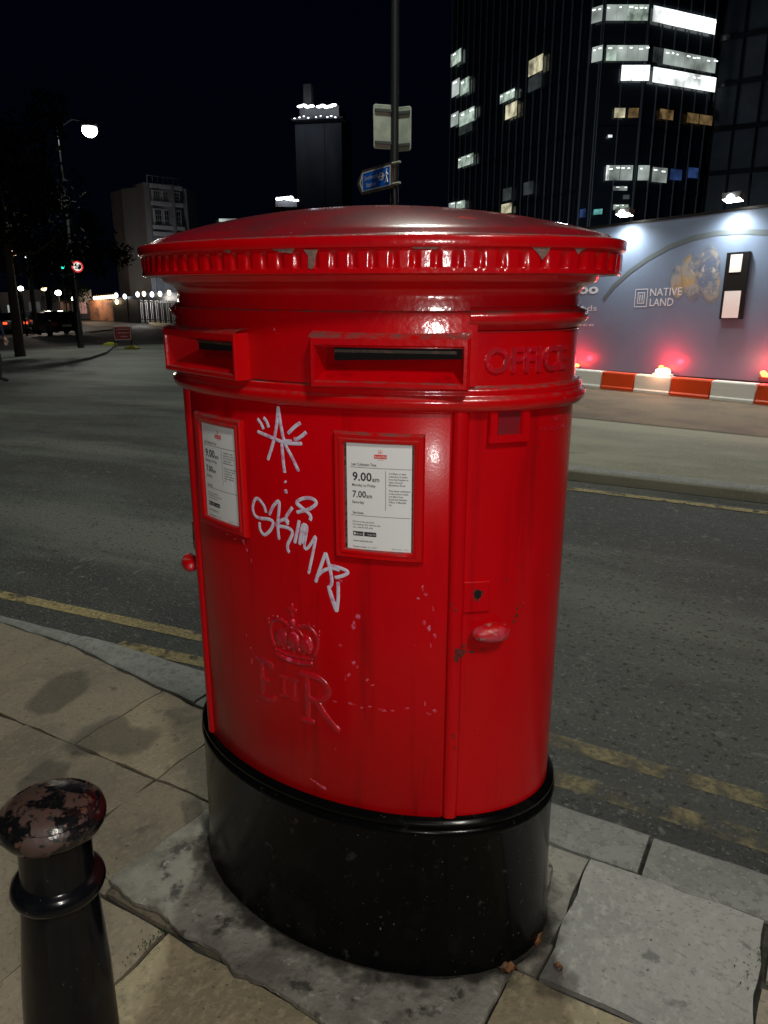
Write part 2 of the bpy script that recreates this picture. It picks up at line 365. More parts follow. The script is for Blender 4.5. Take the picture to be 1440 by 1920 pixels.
# plinth
mb = MB(); sweep(mb, [(0,.0),(.026,.0),(.022,.03),(.018,.10),(.014,.355),(.0165,.360),(.0185,.366),(.0165,.372),(.012,.3755),(.0125,.383),(.0155,.387),(.0155,.392),(.011,.397),(.006,.4005),(-.004,.402)], 'black')
mb.build('base', box, smooth=40)
mb = MB(); p = V(SF(s_of_t(pi+.12), .235, .016)); d_ = V((p.x, p.y, 0)).normalized()
mb.tube([p-d_*.01, p+d_*.012, p+d_*.016], [.013,.013,.008], 'black', 10); mb.build('bolt', box, smooth=40)
# body
XS = .2957; SS = s_of_x(XS)
mb = MB(); sweep(mb, [(0,.398),(0,1.24)], 'red_body'); mb.build('body', box, smooth=40)
# wide front panel between the two seams
mb = MB(); ss = svals(120, -SS+.002, SS-.001)
mb.grid([[SF(s, z, o) for s in ss] for o, z in [(-.004,.402),(.0035,.402),(.005,.4045),(.005,1.216),(.0035,1.2185),(-.004,1.2185)]], 'red_body')
for e in (0, -1):
    s = ss[e]; mb.grid([[SF(s, .402, -.004), SF(s, 1.2185, -.004)], [SF(s, .402, .005), SF(s, 1.2185, .005)]], 'red_body', flip=(e == 0))
mb.build('front_panel', box, smooth=40)
# rounded vertical strips beside the seams and the side doors
for sg in (1, -1):
    mb = MB(); s0 = SS+.003; wv = .030
    prof = [(0,-.003),(.0005,.006),(.004,.0105),(.010,.0125),(.018,.0125),(.024,.010),(.028,.005),(wv,-.003)]
    rows = [[SF(sg*(s0+u), z, o) for z in (.405,1.225)] for u, o in prof]
    mb.grid(rows, 'red_body', flip=(sg > 0)); mb.add([SF(sg*(s0+u), .405, o) for u, o in prof], [tuple(range(8))], 'red_body')
    mb.build('edge_strip', box, smooth=50)
# lower ring
mb = MB(); sweep(mb, [(-.004,1.219),(.004,1.2185),(.0135,1.222),(.019,1.228),(.0215,1.236),(.020,1.243),(.0145,1.247),(.0125,1.251),(.0145,1.255),(.012,1.260),(.006,1.263),(-.003,1.265)], 'red'); mb.build('lower_ring', box, smooth=60)
# head band with the two openings
RX0, RX1, RZ0, RZ1 = .074, .318, 1.271, 1.329
sh0, sh1 = s_of_x(RX0)+.004, s_of_x(RX1)-.004
def sset():
    b = sorted(set([-sh1,-sh0,sh0,sh1]+[-PERIM/2+PERIM*i/260 for i in range(260)])); return b
ssb = sset()
zz = [1.262, RZ0+.002, RZ1-.002, 1.352]
def skip_hole(i, j):
    if i != 1: return False
    s = ssb[j]; return (sh0-1e-6 <= s < sh1-1e-6) or (-sh1-1e-6 <= s < -sh0-1e-6)
mb = MB(); mb.grid([[SF(s, z, 0) for s in ssb] for z in zz], 'red', closed=True, skip=skip_hole)
sweep(mb, [(0,1.352),(.001,1.354)], 'red'); mb.build('head_band', box, smooth=40)
# plate that carries the openings (flat-topped, its ledge collects dust)
mb = MB(); sp0, sp1 = -s_of_x(.328), s_of_x(.328)
sp_ = sorted(set([sp0, sp1, -sh1, -sh0, sh0, sh1]+[sp0+(sp1-sp0)*i/130 for i in range(131)]))
def skip_hole2(i, j):
    if i != 2: return False
    s = sp_[j]; return (sh0-1e-6 <= s < sh1-1e-6) or (-sh1-1e-6 <= s < -sh0-1e-6)
pl = [(-.003,1.264),(.012,1.264),(.0125,RZ0+.002),(.0125,RZ1-.002),(.0125,1.377),(.011,1.384),(.007,1.3865),(-.006,1.388)]
mb.grid([[SF(s, z, o) for s in sp_] for o, z in pl], 'red', skip=skip_hole2)
for s, fl in ((sp0, True), (sp1, False)):
    mb.grid([[SF(s, z, -.004) for z in (1.264,1.386)], [SF(s, z, .012) for z in (1.264,1.386)]], 'red', flip=fl)
mb.build('aperture_plate', box, smooth=40)
# upper ring on the two ends, neck
mb = MB(); ring = [(-.003,1.354),(.001,1.356),(.003,1.360),(.010,1.363),(.0155,1.369),(.0175,1.376),(.0155,1.382),(.010,1.386),(.007,1.388),(.006,1.392),(-.002,1.394)]
ssr = svals(200, sp1-.012, PERIM+sp0+.012)
mb.grid([[SF(s, z, o) for s in ssr] for o, z in ring], 'red'); mb.build('upper_ring', box, smooth=60)
mb = MB(); sweep(mb, [(0,1.38),(0,1.404),(-.001,1.408),(0,1.416),(.004,1.423),(.013,1.429),(.022,1.4315),(.0265,1.434),(.0285,1.438),(.031,1.443),(.040,1.4445),(.066,1.4445)], 'red'); mb.build('neck', box, smooth=50)
# cap rim with its row of notches
mb = MB(); nfl = 78; per = 12; nn = nfl*per
def flute(j, d=.0048):
    k = (j % per)/per; w_ = .19
    x = (k-.5)/w_
    return d*max(0, 1-x*x)**.5 if abs(x) < 1 else 0
ss = svals(nn); CP = .0655; rows = []
rows.append([SF(s, 1.4435, CP-.01) for s in ss]); rows.append([SF(s, 1.4438, CP+.0005) for s in ss]); rows.append([SF(s, 1.4460, CP+.0028) for s in ss])
rows.append([SF(s, 1.4525, CP+.0020) for s in ss])
for z, dd in ((1.4533,.75),(1.4555,1),(1.462,.95),(1.470,.8),(1.475,.6),(1.4785,.25),(1.4795,0)):
    rows.append([SF(s, z, CP+.0018-flute(j)*dd) for j, s in enumerate(ss)])
for z, o in ((1.4815,CP+.0005),(1.4830,CP+.0015),(1.4842,CP+.006),(1.487,CP+.0072),(1.4985,CP+.0072),(1.5015,CP+.0055),(1.5028,CP+.001)): rows.append([SF(s, z, o) for s in ss])
mb.grid(rows, 'red', closed=True); mb.build('cap_rim', box, smooth=48)
mb = MB(); rows = []; ca, cb = A+CP+.002, B+CP+.002; na = 220
for q, z in [(1.0,1.5026),(.985,1.5036),(.965,1.506)]+[(k/20, 1.5+.071*(1-(k/20)**2)**.92+.0035) for k in range(19, 0, -1)]+[(.004,1.5745)]:
    rows.append([(ca*q*cos(2*pi*j/na), cb*q*sin(2*pi*j/na), z) for j in range(na)])
mb.grid(rows, 'red_dome', closed=True); mb.build('dome', box, smooth=60)

# the two aperture hoods
for sg in (1, -1):
    xm = .2005*sg; half = .1345; ang = R(17.7)*sg
    a0 = V((xm, -(B*sqrt(1-(xm/A)**2)), 0)); ux = V((cos(ang), sin(ang), 0)); wn_ = V((sin(ang), -cos(ang), 0))
    org = a0+wn_*.029                                             # face plane
    def L(u, z, w_): return org+ux*u+wn_*w_+V((0,0,z))
    Z0, Z1 = 1.2615, 1.3455; hi, z0, z1 = half-.0095, 1.2725, 1.3305
    mb = MB(); bv = .0025
    def loop(hw, a, b_, w_): return [L(-hw, a, w_), L(hw, a, w_), L(hw, b_, w_), L(-hw, b_, w_)]
    rws = [loop(half, Z0, Z1, -.052), loop(half, Z0, Z1, -bv), loop(half-bv, Z0+bv, Z1-bv, 0), loop(hi+.002, z0-.002, z1+.002, 0), loop(hi, z0, z1, -.003), loop(hi-.001, z0, z1, -.008)]
    mb.grid(rws, 'red', closed=True)
    # dusty sloping ledge on top
    mb.grid([[L(-half-.001, Z1-.001, -.001), L(half+.001, Z1-.001, -.001)], [L(-half-.001, Z1+.005, -.012), L(half+.001, Z1+.005, -.012)], [L(-half-.001, Z1+.010, -.045), L(half+.001, Z1+.010, -.045)]], 'red', flip=False)
    f = mb.build('slot_frame', box, smooth=30)
    mb = MB(); dp = -.066
    # chute: floor rises to the slot, slanted cheeks
    mb.add([L(-hi,z0,-.008), L(hi,z0,-.008), L(hi-.010,z1-.024,dp), L(-hi+.016,z1-.030,dp)], [(0,1,2,3)], 'red_body')
    mb.add([L(-hi,z0,-.008), L(-hi+.016,z1-.030,dp), L(-hi+.016,z1,dp), L(-hi,z1,-.008)], [(0,1,2,3)], 'red_body')
    mb.add([L(hi,z0,-.008), L(hi,z1,-.008), L(hi-.010,z1,dp), L(hi-.010,z1-.024,dp)], [(0,1,2,3)], 'red_body')
    mb.add([L(-hi,z1,-.008), L(-hi+.016,z1,dp), L(hi-.010,z1,dp), L(hi,z1,-.008)], [(0,1,2,3)], 'red_body')
    mb.build('slot_chute', f)
    mb = MB(); mb.add([L(-hi,z1-.031,dp-.004), L(hi,z1-.031,dp-.004), L(hi,z1+.002,dp-.004), L(-hi,z1+.002,dp-.004)], [(0,1,2,3)], 'dark')
    mb.box(L(.0,z1-.013,dp+.002), (2*hi-.035,.004,.005), 'slotbar', rz=ang); mb.build('slot_opening', f)

# relief writing
def relief(name, s, h, s0, z0, width, parent=box, ext=.004, off=0.0, mk='relief', bold=.022):
    mb = MB(); text_fit(mb, s, mk, h, lambda u, v, w_: SF(s0+u, z0+v, off+w_), width=width, ext=ext, bold=bold, res=3)
    return mb.build(name, parent)
so0 = pix(909, 680)[0]; so1 = s_of_t(-.12)
relief('raised_lettering', 'OFFICE', .041, so0, 1.2865, so1-so0)
relief('raised_lettering', 'POST', .041, -so1, 1.2865, .12)
sn = pix(1043, 790)[0]
relief('raised_lettering', 'NEXT', .0075, sn-.014, 1.195, .030, ext=.0012)
relief('raised_lettering', 'COLLECTION', .0075, sn-.043, 1.179, .088, ext=.0012)

def stroke(mb, pts, r, mk, off, flat=.5, n=8, sm=2):
    """rounded raised line following (s, z) points on the surface"""
    P = pts
    for _ in range(sm):
        Q = [P[0]]
        for a, b in zip(P, P[1:]): Q += [(a[0]*.75+b[0]*.25, a[1]*.75+b[1]*.25), (a[0]*.25+b[0]*.75, a[1]*.25+b[1]*.75)]
        P = Q+[P[-1]]
    rows = []
    for i, (s, z) in enumerate(P):
        a = P[max(i-1, 0)]; b = P[min(i+1, len(P)-1)]; dx, dz = b[0]-a[0], b[1]-a[1]; L_ = math.hypot(dx, dz) or 1
        nx, nz = -dz/L_, dx/L_; rr = r*(.55 if i in (0, len(P)-1) else 1)
        rows.append([SF(s+nx*rr*cos(pi*k/n), z+nz*rr*cos(pi*k/n), off+flat*rr*sin(pi*k/n)) for k in range(n+1)])
    mb.grid(rows, mk, flip=False)
# royal cypher (plain E II R) and crown
mb = MB(); o_ = .0045; r_ = .0070
for pts in ([(-.104,.684),(-.062,.684),(-.056,.671)], [(-.088,.684),(-.088,.598)], [(-.088,.641),(-.064,.641)], [(-.104,.598),(-.060,.598),(-.050,.614)],
            [(-.040,.663),(-.016,.663)], [(-.028,.663),(-.028,.620)], [(-.040,.620),(-.016,.620)], [(-.012,.663),(.010,.663)], [(-.001,.663),(-.001,.620)], [(-.012,.620),(.010,.620)],
            [(.012,.684),(.052,.686),(.078,.668),(.078,.648),(.052,.630),(.030,.632)], [(.030,.684),(.030,.580)], [(.012,.580),(.046,.580)], [(.050,.630),(.072,.600),(.092,.578),(.102,.574)]):
    stroke(mb, pts, r_ if pts[0][0] < -.045 or pts[0][0] > .011 else .0042, 'relief', o_, .42, sm=1 if len(pts) < 5 else 2)
mb.build('cypher', box, smooth=60)
mb = MB()
for pts, r in (([(-.046,.712),(-.02,.706),(.02,.706),(.046,.712)], .0055), ([(-.047,.722),(-.02,.717),(.02,.717),(.047,.722)], .0035),
               ([(-.047,.726),(-.058,.752),(-.056,.776),(-.036,.792),(-.012,.784),(0,.776)], .0042), ([(.047,.726),(.058,.752),(.056,.776),(.036,.792),(.012,.784),(0,.776)], .0042),
               ([(-.024,.726),(-.030,.752),(-.018,.775),(0,.780)], .003), ([(.024,.726),(.030,.752),(.018,.775),(0,.780)], .003), ([(0,.722),(0,.780)], .0035),
               ([(-.012,.818),(.012,.818)], .0045), ([(0,.802),(0,.832)], .0045)):
    stroke(mb, pts, r, 'relief', o_, .8)
def bead(s, z, r, k=.8):
    x, y, z_ = SF(s, z, o_+.001); mb.ball((x, y, z_), r, 'relief', 8, (1, .6, 1))
for k in range(12):
    a = k/11
    for sg in (1, -1):
        s_ = sg*(.047+.014*sin(a*pi*.9)) if a < .55 else sg*(.060-(a-.55)*.125); z_ = .728+.062*min(1, a*1.55) - (.010*max(0, a-.75)/.25)
        bead(s_, z_+.004, .0032)
for s_ in (-.030, .030, 0):
    x, y, z_ = SF(s_, .750, o_-.002); mb.ball((x, y, z_), .022, 'relief', 14, (.85, .35, 1.0))
for s_, z_, r in ((0,.792,.0085),(-.036,.735,.006),(.036,.735,.006),(-.012,.734,.006),(.013,.734,.006),(0,.757,.006),(-.02,.75,.005),(.022,.75,.005)): bead(s_, z_, r)
mb.build('crown', box, smooth=60)

# lock plate, handles, tab window
def plate(name, s0, s1, z0, z1, off, mk='red_body', bv=.002, parent=box):
    mb = MB()
    def lp(i, o): return [SF(a, b, o) for a, b in [(s0+i+(s1-s0-2*i)*k/4, z0+i) for k in range(5)]+[(s1-i, z1-i)]+[(s1-i-(s1-s0-2*i)*k/4, z1-i) for k in range(1, 5)]]
    a, b_, c_ = lp(0, -.002), lp(0, off-bv), lp(bv, off); mb.grid([a, b_, c_], mk, closed=True)
    for k in range(4): mb.add([c_[k], c_[k+1], c_[8-k-0 if k else 9-1+0], c_[9-k]], [(0,1,2,3)], mk)
    return mb.build(name, parent, smooth=40)
sl0, sl1 = s_of_x(.320)+.002, s_of_x(.361)
for sg in (1, -1):
    q0, q1 = (sl0, sl1) if sg > 0 else (-sl1, -sl0)
    lp = plate('lock_plate', q0, q1, .849, .910, .0065)
    mb = MB(); sc = (q0+q1)/2+.001; P = []
    for k in range(18):
        a = 2*pi*k/18; rr = .0105*(1+.22*sin(3*a+1)+.1*sin(7*a)); P.append(SF(sc+rr*cos(a)*.85, .886+rr*sin(a)*(1.25 if sin(a) < 0 else 1), .0072))
    mb.add(P, [tuple(range(18))], 'rust'); P = [SF(sc+.0065*cos(2*pi*k/12), .887+.009*sin(2*pi*k/12)-.001, .0078) for k in range(12)]
    mb.add(P, [tuple(range(12))], 'dark'); mb.build('keyhole', lp)
M['handle'] = mat('worn_red_handle', RED, .4, coat=.3, layers=[((.60,.05,.08), 30, .42, .6), ((.42,.24,.2), 70, .56, .66, None, 5), ((.08,.03,.025), 45, .62, .68, None, 6)], bump=(90,.5,.003))
sh_ = s_of_x(.361)
for sg in (1, -1):
    t = t_of_s(sg*sh_); x, y = E(t, .017); nx, ny = B*cos(t), A*sin(t); L_ = math.hypot(nx, ny); N_ = V((nx/L_, ny/L_, 0)); T_ = V((-N_.y, N_.x, 0))
    mb = MB(); rows = []
    for i in range(13):
        a = pi*i/12; rows.append([V((x, y, .811))+T_*(.036*(-cos(a)))*1.0+N_*(sin(a)**.8)*.019*cos(2*pi*k/20)+V((0,0,1))*(sin(a)**.7)*(.0215*(.86-.14*cos(a)*sg))*sin(2*pi*k/20) for k in range(20)])
    mb.grid(rows, 'handle', closed=True); mb.tube([V((x, y, .811))-N_*.025, V((x, y, .811))], .012, 'handle', 12); mb.build('handle', box, smooth=60)
# collection tab window under the ring, right
st0, st1 = s_of_x(.349), s_of_x(.4015)
mb = MB()
def bar(s0, s1, z0, z1, off, mk='red_body'):
    pr = [(0,-.002),(0,off*.6),(.15,off),(.85,off),(1,off*.6),(1,-.002)]
    if s1-s0 < z1-z0: mb.grid([[SF(s0+(s1-s0)*u, z, o) for z in (z0,z1)] for u, o in pr], mk, flip=True)
    else: mb.grid([[SF(s0+(s1-s0)*k/5, z0+(z1-z0)*u, o) for k in range(6)] for u, o in pr], mk)
bar(st0, st0+.017, 1.166, 1.224, .010); bar(st1-.017, st1, 1.166, 1.224, .010); bar(st0, st1, 1.1645, 1.179, .0102)
f = mb.build('tab_frame', box, smooth=40)
mb = MB(); mb.grid([[SF(st0+.014+(st1-st0-.028)*k/4, z, .003) for k in range(5)] for z in (1.177, 1.223)], 'red_dome'); mb.build('tab_plate', f)

# ------------------------------------------------------------------ notices
def notice(cx_s, flip=False):
    hw = .0815; z0, z1 = .9475, 1.1825; bw = .0195
    mb = MB(); rws = []
    def lp(i, o):
        P = [];
        for k in range(9): P.append(SF(cx_s-hw+i+(2*hw-2*i)*k/8, z0+i, o))
        for k in range(8, -1, -1): P.append(SF(cx_s-hw+i+(2*hw-2*i)*k/8, z1-i, o))
        return P
    for i, o in ((0,.003),(.001,.0125),(.004,.0155),(.0105,.0145),(.0125,.0165),(.017,.0155),(bw,.012),(bw,.004)): rws.append(lp(i, o))
    mb.grid(rws, 'red', closed=True); f = mb.build('notice_frame', box, smooth=45)
    mb = MB(); pw0, pw1, pz0, pz1 = cx_s-.0605, cx_s+.0605, .9655, 1.1655; po = .0095
    mb.grid([[SF(cx_s-.063+.126*k/8, z, .0085) for k in range(9)] for z in (z0+.017, z1-.016)], 'window_edge')
    pxs = [pw0+.003+(pw1-pw0-.0045)*k/10 for k in range(11)]
    mb.grid([[SF(s, pz0+.0016*sin(k*2.1)*.6+(z), po) for k, s in enumerate(pxs)] for z in (0, pz1-pz0)], 'paper')
    W = (pw1-pw0)
    def U(X): return pw0+.003+(X-262)/736*(W-.0045)
    def Z(Y): return pz1-(Y-365)/1100*(pz1-pz0)
    def fn(u, v, w_): return SF(u, v, po+.0004)
    kz = (pz1-pz0)/1100
    def T(s, X, Y, h, X1=None, mk='ink', bold=0): text_fit(mb, s, mk, h*kz, fn, U(X), Z(Y), width=(U(X1)-U(X)) if X1 else None, bold=bold)
    def rect(X0, Y0, X1, Y1, mk, o=.0003):
        mb.grid([[SF(U(X0+(X1-X0)*k/6), Z(Y), po+o) for k in range(7)] for Y in (Y1, Y0)], mk)
    T('Last Collection Time', 322, 600, 28, 605, bold=.012); rect(305, 616, 995, 620, 'ink')
    T('9.00', 330, 750, 84, 553, bold=.02); T('am', 557, 752, 46, 638, bold=.012)
    T('Monday to Friday', 325, 808, 27, 597, bold=.012); T('7.00', 328, 920, 66, 487, bold=.02); T('am', 491, 922, 44, 556, bold=.012)
    T('Saturday', 325, 982, 27, 465, bold=.012); rect(708, 640, 713, 1035, 'ink')
    for i, s in enumerate(['A 4.00pm or later', 'collection is made', 'from the Postbox at', 'Upper Ground /', 'Blackfriars Road', '', 'The latest collection', 'in the area is made', 'at 6.30pm from', 'Southwark Delivery', 'Office, 4 Mandela', 'Way']):
        if s: T(s, 745, 672+i*28.5, 17, 745+len(s)*11.4, bold=.012)
    T('Services', 328, 1090, 27, 455, bold=.012); rect(308, 1104, 985, 1108, 'ink')
    for i, s in enumerate(['Find us on the app store.', 'For locating other services near', 'you - visit the QR code']): T(s, 328, 1177+i*29, 16, 328+len(s)*10.2, bold=.01)
    rect(330, 1272, 452, 1318, 'ink'); rect(462, 1272, 602, 1318, 'ink'); T('App Store', 368, 1303, 16, 446, 'paper'); T('Google Play', 500, 1303, 15, 597, 'paper')
    for (xa, xb) in ((340,362),): rect(xa, 1284, xb, 1306, 'paper', .0006)
    T('www.royalmail.com', 330, 1378, 19, 560, bold=.012); T('Postbox number', 330, 1440, 17, 492, bold=.01); T('SE1 2300 7', 503, 1440, 17, 620, 'inkgrey')
    T('28/03/2024', 780, 1440, 15, 895, 'inkgrey'); T('CP1D', 920, 1440, 15, 975, 'inkgrey')
    rect(580, 482, 722, 522, 'logored'); T('Royal Mail', 590, 512, 20, 712, 'paper')
    for a in ((628,440,672,444),(628,440,632,478),(668,440,672,478),(640,455,660,468),(628,528,632,534),(628,532,690,535)): rect(*a, 'logored')
    mb.build('notice_paper', f)
    return f
sN = s_of_x(.1815)
notice(sN); notice(-sN-.001)

# ------------------------------------------------------------------ graffiti (marker lines on the front panel)
Zs = 4.174
G = [[(735,95),(745,110),(757,119)], [(772,172),(765,300),(738,450),(692,592)], [(772,172),(790,300),(820,460),(880,565),(932,680)], [(612,368),(700,405),(800,450),(870,462),(960,462)],
 [(790,455),(830,440),(880,445)], [(800,460),(808,560),(816,640),(824,692)], [(612,268),(640,305),(660,352)], [(658,260),(682,282),(700,338)], [(948,300),(905,325),(848,385)], [(992,372),(955,405),(922,428),(893,425)],
 [(824,755),(832,768)], [(828,820),(836,852)],
 [(678,1002),(668,950),(605,872),(572,945),(584,1020),(625,1048),(700,1048),(742,1075),(715,1140),(665,1185),(630,1135),(628,1075)],
 [(703,1020),(735,945),(785,895),(778,1000),(768,1100),(780,1212)], [(884,958),(848,1010),(828,1050),(850,1098)], [(850,1080),(840,1050),(790,1060),(748,1100),(800,1110),(850,1118),(890,1150),(868,1205),(842,1250),(848,1300),(862,1312)],
 [(935,1060),(920,1150),(900,1240)], [(938,1252),(950,1150),(965,1090),(975,1110),(968,1180),(955,1240)], [(965,1090),(1002,1102),(985,1200),(972,1270),(992,1292),(1030,1240),(1070,1165),(1048,1290),(1008,1478)],
 [(958,965),(905,925),(950,890),(1030,882),(1078,920),(1040,962),(980,985),(915,998)], [(908,920),(955,960),(1015,1010),(1028,1040),(1018,1062)],
 [(1140,1312),(1110,1400),(1085,1470),(1062,1545)], [(1140,1312),(1165,1400),(1185,1490),(1190,1560),(1160,1592)], [(1070,1500),(1120,1450),(1190,1430),(1250,1450)], [(1165,1410),(1240,1425),(1328,1462),(1280,1492),(1212,1508)],
 [(1160,1570),(1185,1670),(1225,1775)], [(1225,1775),(1240,1660),(1236,1540)], [(1172,1600),(1200,1690),(1222,1740)]]
mb = MB()
for i, st in enumerate(G):
    pts = [pix(340+x/Zs, 720+y/Zs) for x, y in st]
    stroke(mb, pts, .0034 if i != 18 else .0029, 'marker', .0056+.0001*(i % 5), .18, n=4, sm=2)
mb.build('graffiti', box, smooth=60, label='white marker tag with a star and loose letters scrawled on the front panel')

# ------------------------------------------------------------------ scuffs, chips and rust: irregular thin flakes
def blob(mb, s, z, rx, rz, mk, off, n=11, rot=0):
    P = []
    for k in range(n):
        a = 2*pi*k/n; q = random.uniform(.45, 1.1); u, v = rx*q*cos(a), rz*q*sin(a); P.append(SF(s+u*cos(rot)-v*sin(rot), z+u*sin(rot)+v*cos(rot), off))
    mb.add(P+[SF(s, z, off+.0002)], [(k, (k+1) % n, n) for k in range(n)], mk)
mb = MB()
for (x, y, a, b_, rot) in [(430,1000,6,3,0),(445,1010,8,4,.2),(462,1015,9,8,.2),(467,1030,5,9,0),(475,1050,2,9,0),(630,1312,6,4,0),(662,1317,13,4,-.1),(680,1324,7,3,0),(695,1322,5,3,0),(718,1328,12,5,0),(737,1330,5,3,0),(762,1325,10,3,0),(803,1335,8,5,0),
  (815,1330,6,6,0),(797,1315,2,10,0),(640,1208,5,5,0),(665,1240,5,8,.4),(672,1248,4,6,.4),(655,1262,6,7,.6),(650,1270,3,9,0),(690,1272,5,5,0),(700,1282,6,3,.5),(793,1100,4,10,0),(800,1112,8,4,0),(812,1140,3,9,0),(795,1165,5,9,0),
  (805,1175,6,8,0),(815,1190,5,10,0),(808,1208,3,8,0),(778,1207,2,3,0),(785,1120,5,3,0),(466,1190,2,6,0),(474,1213,3,4,0),(476,1238,3,10,0),(486,1312,2,6,0),(665,1170,6,16,.25),(672,1155,8,12,.2),(600,1468,35,6,-.35),(610,1472,22,4,-.3),(640,1086,9,6,0)]:
    s, z = pix(x, y); k = .0010
    mb = MB()
    for _ in range(4):
        blob(mb, s+random.uniform(-1,1)*a*k*.35, z+random.uniform(-1,1)*b_*k*.35, a*k*.5, b_*k*.5, 'chip', .0055, rot=rot)
    mb.build('paint_scuff', box)
mb = MB()
for (x, y, a, b_) in [(860,1218,13,14),(853,1228,8,10),(868,1210,9,6),(885,1222,10,4),(905,1218,6,3),(970,1140,3,6),(968,1155,5,8),(964,1165,6,4),(976,1136,3,3),(1009,840,3,3),(950,1086,3,3),(973,1061,2,3),(848,1373,3,7),(850,1395,3,5),(852,1140,3,5),(845,1128,2,4)]:
    s, z = pix(x, y); e_ = SS+.003 < s < SS+.033
    mb = MB()
    for _ in range(5): blob(mb, s+random.uniform(-1,1)*a*.0004, z+random.uniform(-1,1)*b_*.0004, a*.0006, b_*.0006, 'rust', .0135 if e_ else .0006)
    mb.build('rust_spot', box)
# worn chips on the cap rim
mb = MB()
def rimpix(x, y):
    d = ray(x, y); h = math.hypot(d.x, d.y); a2, b2 = A+CP, B+CP; dx, dy = d.x/h, d.y/h
    a = (dx/a2)**2+(dy/b2)**2; b = 2*(CAM.x*dx/a2/a2+CAM.y*dy/b2/b2); c = (CAM.x/a2)**2+(CAM.y/b2)**2-1; D = max(0, b*b-4*a*c); t = (-b-sqrt(D))/2/a
    return s_of_t(atan2((CAM.y+t*dy)/b2, (CAM.x+t*dx)/a2)), CAM.z+d.z/h*t
for poly in ([(575,468),(604,468),(600,478),(597,497),(592,504),(585,502),(586,482)], [(1010,461),(1046,461),(1038,476),(1030,487),(1022,478)], [(515,468),(558,467),(553,476),(530,474)], [(1083,463),(1108,465),(1096,470),(1090,478)], [(785,461),(842,461),(836,467),(792,468)], [(418,471),(434,470),(430,476)]):
    Q = [rimpix(*q) for q in poly]; cs = sum(q[0] for q in Q)/len(Q); cz = sum(q[1] for q in Q)/len(Q)
    mb = MB(); P = [SF(s+random.uniform(-.001,.001), z+random.uniform(-.001,.001), CP+.0035) for s, z in Q]; mb.add(P+[SF(cs, cz, CP+.0038)], [(k, (k+1) % len(P), len(P)) for k in range(len(P))], 'chip_dust'); mb.build('rim_chip', box)

# ------------------------------------------------------------------ ground
def frange(a, b, n): return [a+(b-a)*i/n for i in range(n+1)]
def sheet(name, xs, lo, hi, dz, mk, ny=1, kerb=0, **kw):
    """strip of ground following the slope; kerb > 0 adds a vertical edge down on the lo side"""
    mb = MB(); rows = []
    for k in range(ny+1): rows.append([(x, lo(x)+(hi(x)-lo(x))*k/ny, g(x)+dz) for x in xs])
    if kerb:
        rows = [[(x, lo(x)-.012, g(x)+dz-kerb) for x in xs], [(x, lo(x)-.008, g(x)+dz-.02) for x in xs], [(x, lo(x)+.002, g(x)+dz-.004) for x in xs], [(x, lo(x)+.012, g(x)+dz) for x in xs]]+rows[1:]
    mb.grid(rows, mk); return mb.build(name, smooth=60, kind='structure', **kw)
ROAD = -.085
xs_far = frange(-320, -50, 10)+frange(-49, 6, 110)+frange(7, 200, 8)
sheet('road', xs_far, lambda x: -200, lambda x: 400, ROAD, 'asphalt', ny=1)
# near kerb line (outer edge) and paving
def kout(x): return .49 if x > .3 else (.49+(.3-x)*.075 if x > -1.1 else .595-max(0, -x-1.6)*.06)
def kin(x): return .315 if x > .4 else (.315+(.4-x)*.045 if x > -.9 else .374+(-.9-x)*.13 if x > -1.8 else .491)
mb = MB(); jx = [-14,-11,-9,-7.2,-6.3,-5.4,-4.5,-3.6,-2.75,-1.78,-.96,-.15,.615,1.5,2.4,3.3,4.2,6,9]
for a, b_ in zip(jx, jx[1:]):
    xs = frange(a+.006, b_-.006, 8); h = random.uniform(-.003,.002)
    def jit(x, k): return .004*sin(x*23+k*7)+.003*sin(x*57+k)
    rows = [[(x, kin(x)+.004+jit(x,1), g(x)-.03) for x in xs], [(x, kin(x)+.006+jit(x,1), g(x)-.002+h) for x in xs], [(x, kin(x)+.014, g(x)+.002+h) for x in xs], [(x, kout(x)-.022, g(x)+.001+h) for x in xs], [(x, kout(x)-.006+jit(x,2)*.6, g(x)-.006+h) for x in xs], [(x, kout(x)+.004+jit(x,2)*.6, g(x)-.02) for x in xs], [(x, kout(x)+.012, g(x)+ROAD-.01) for x in xs]]
    mb.grid(rows, 'kerb')
    for e in (0, -1): mb.add([r[e] for r in rows], [tuple(range(len(rows)))], 'kerb')
mb.build('kerb', smooth=50, kind='structure')
sheet('mortar_bed', frange(-14, 9, 46), lambda x: -9, lambda x: kout(x)-.03, -.013, 'mortar')
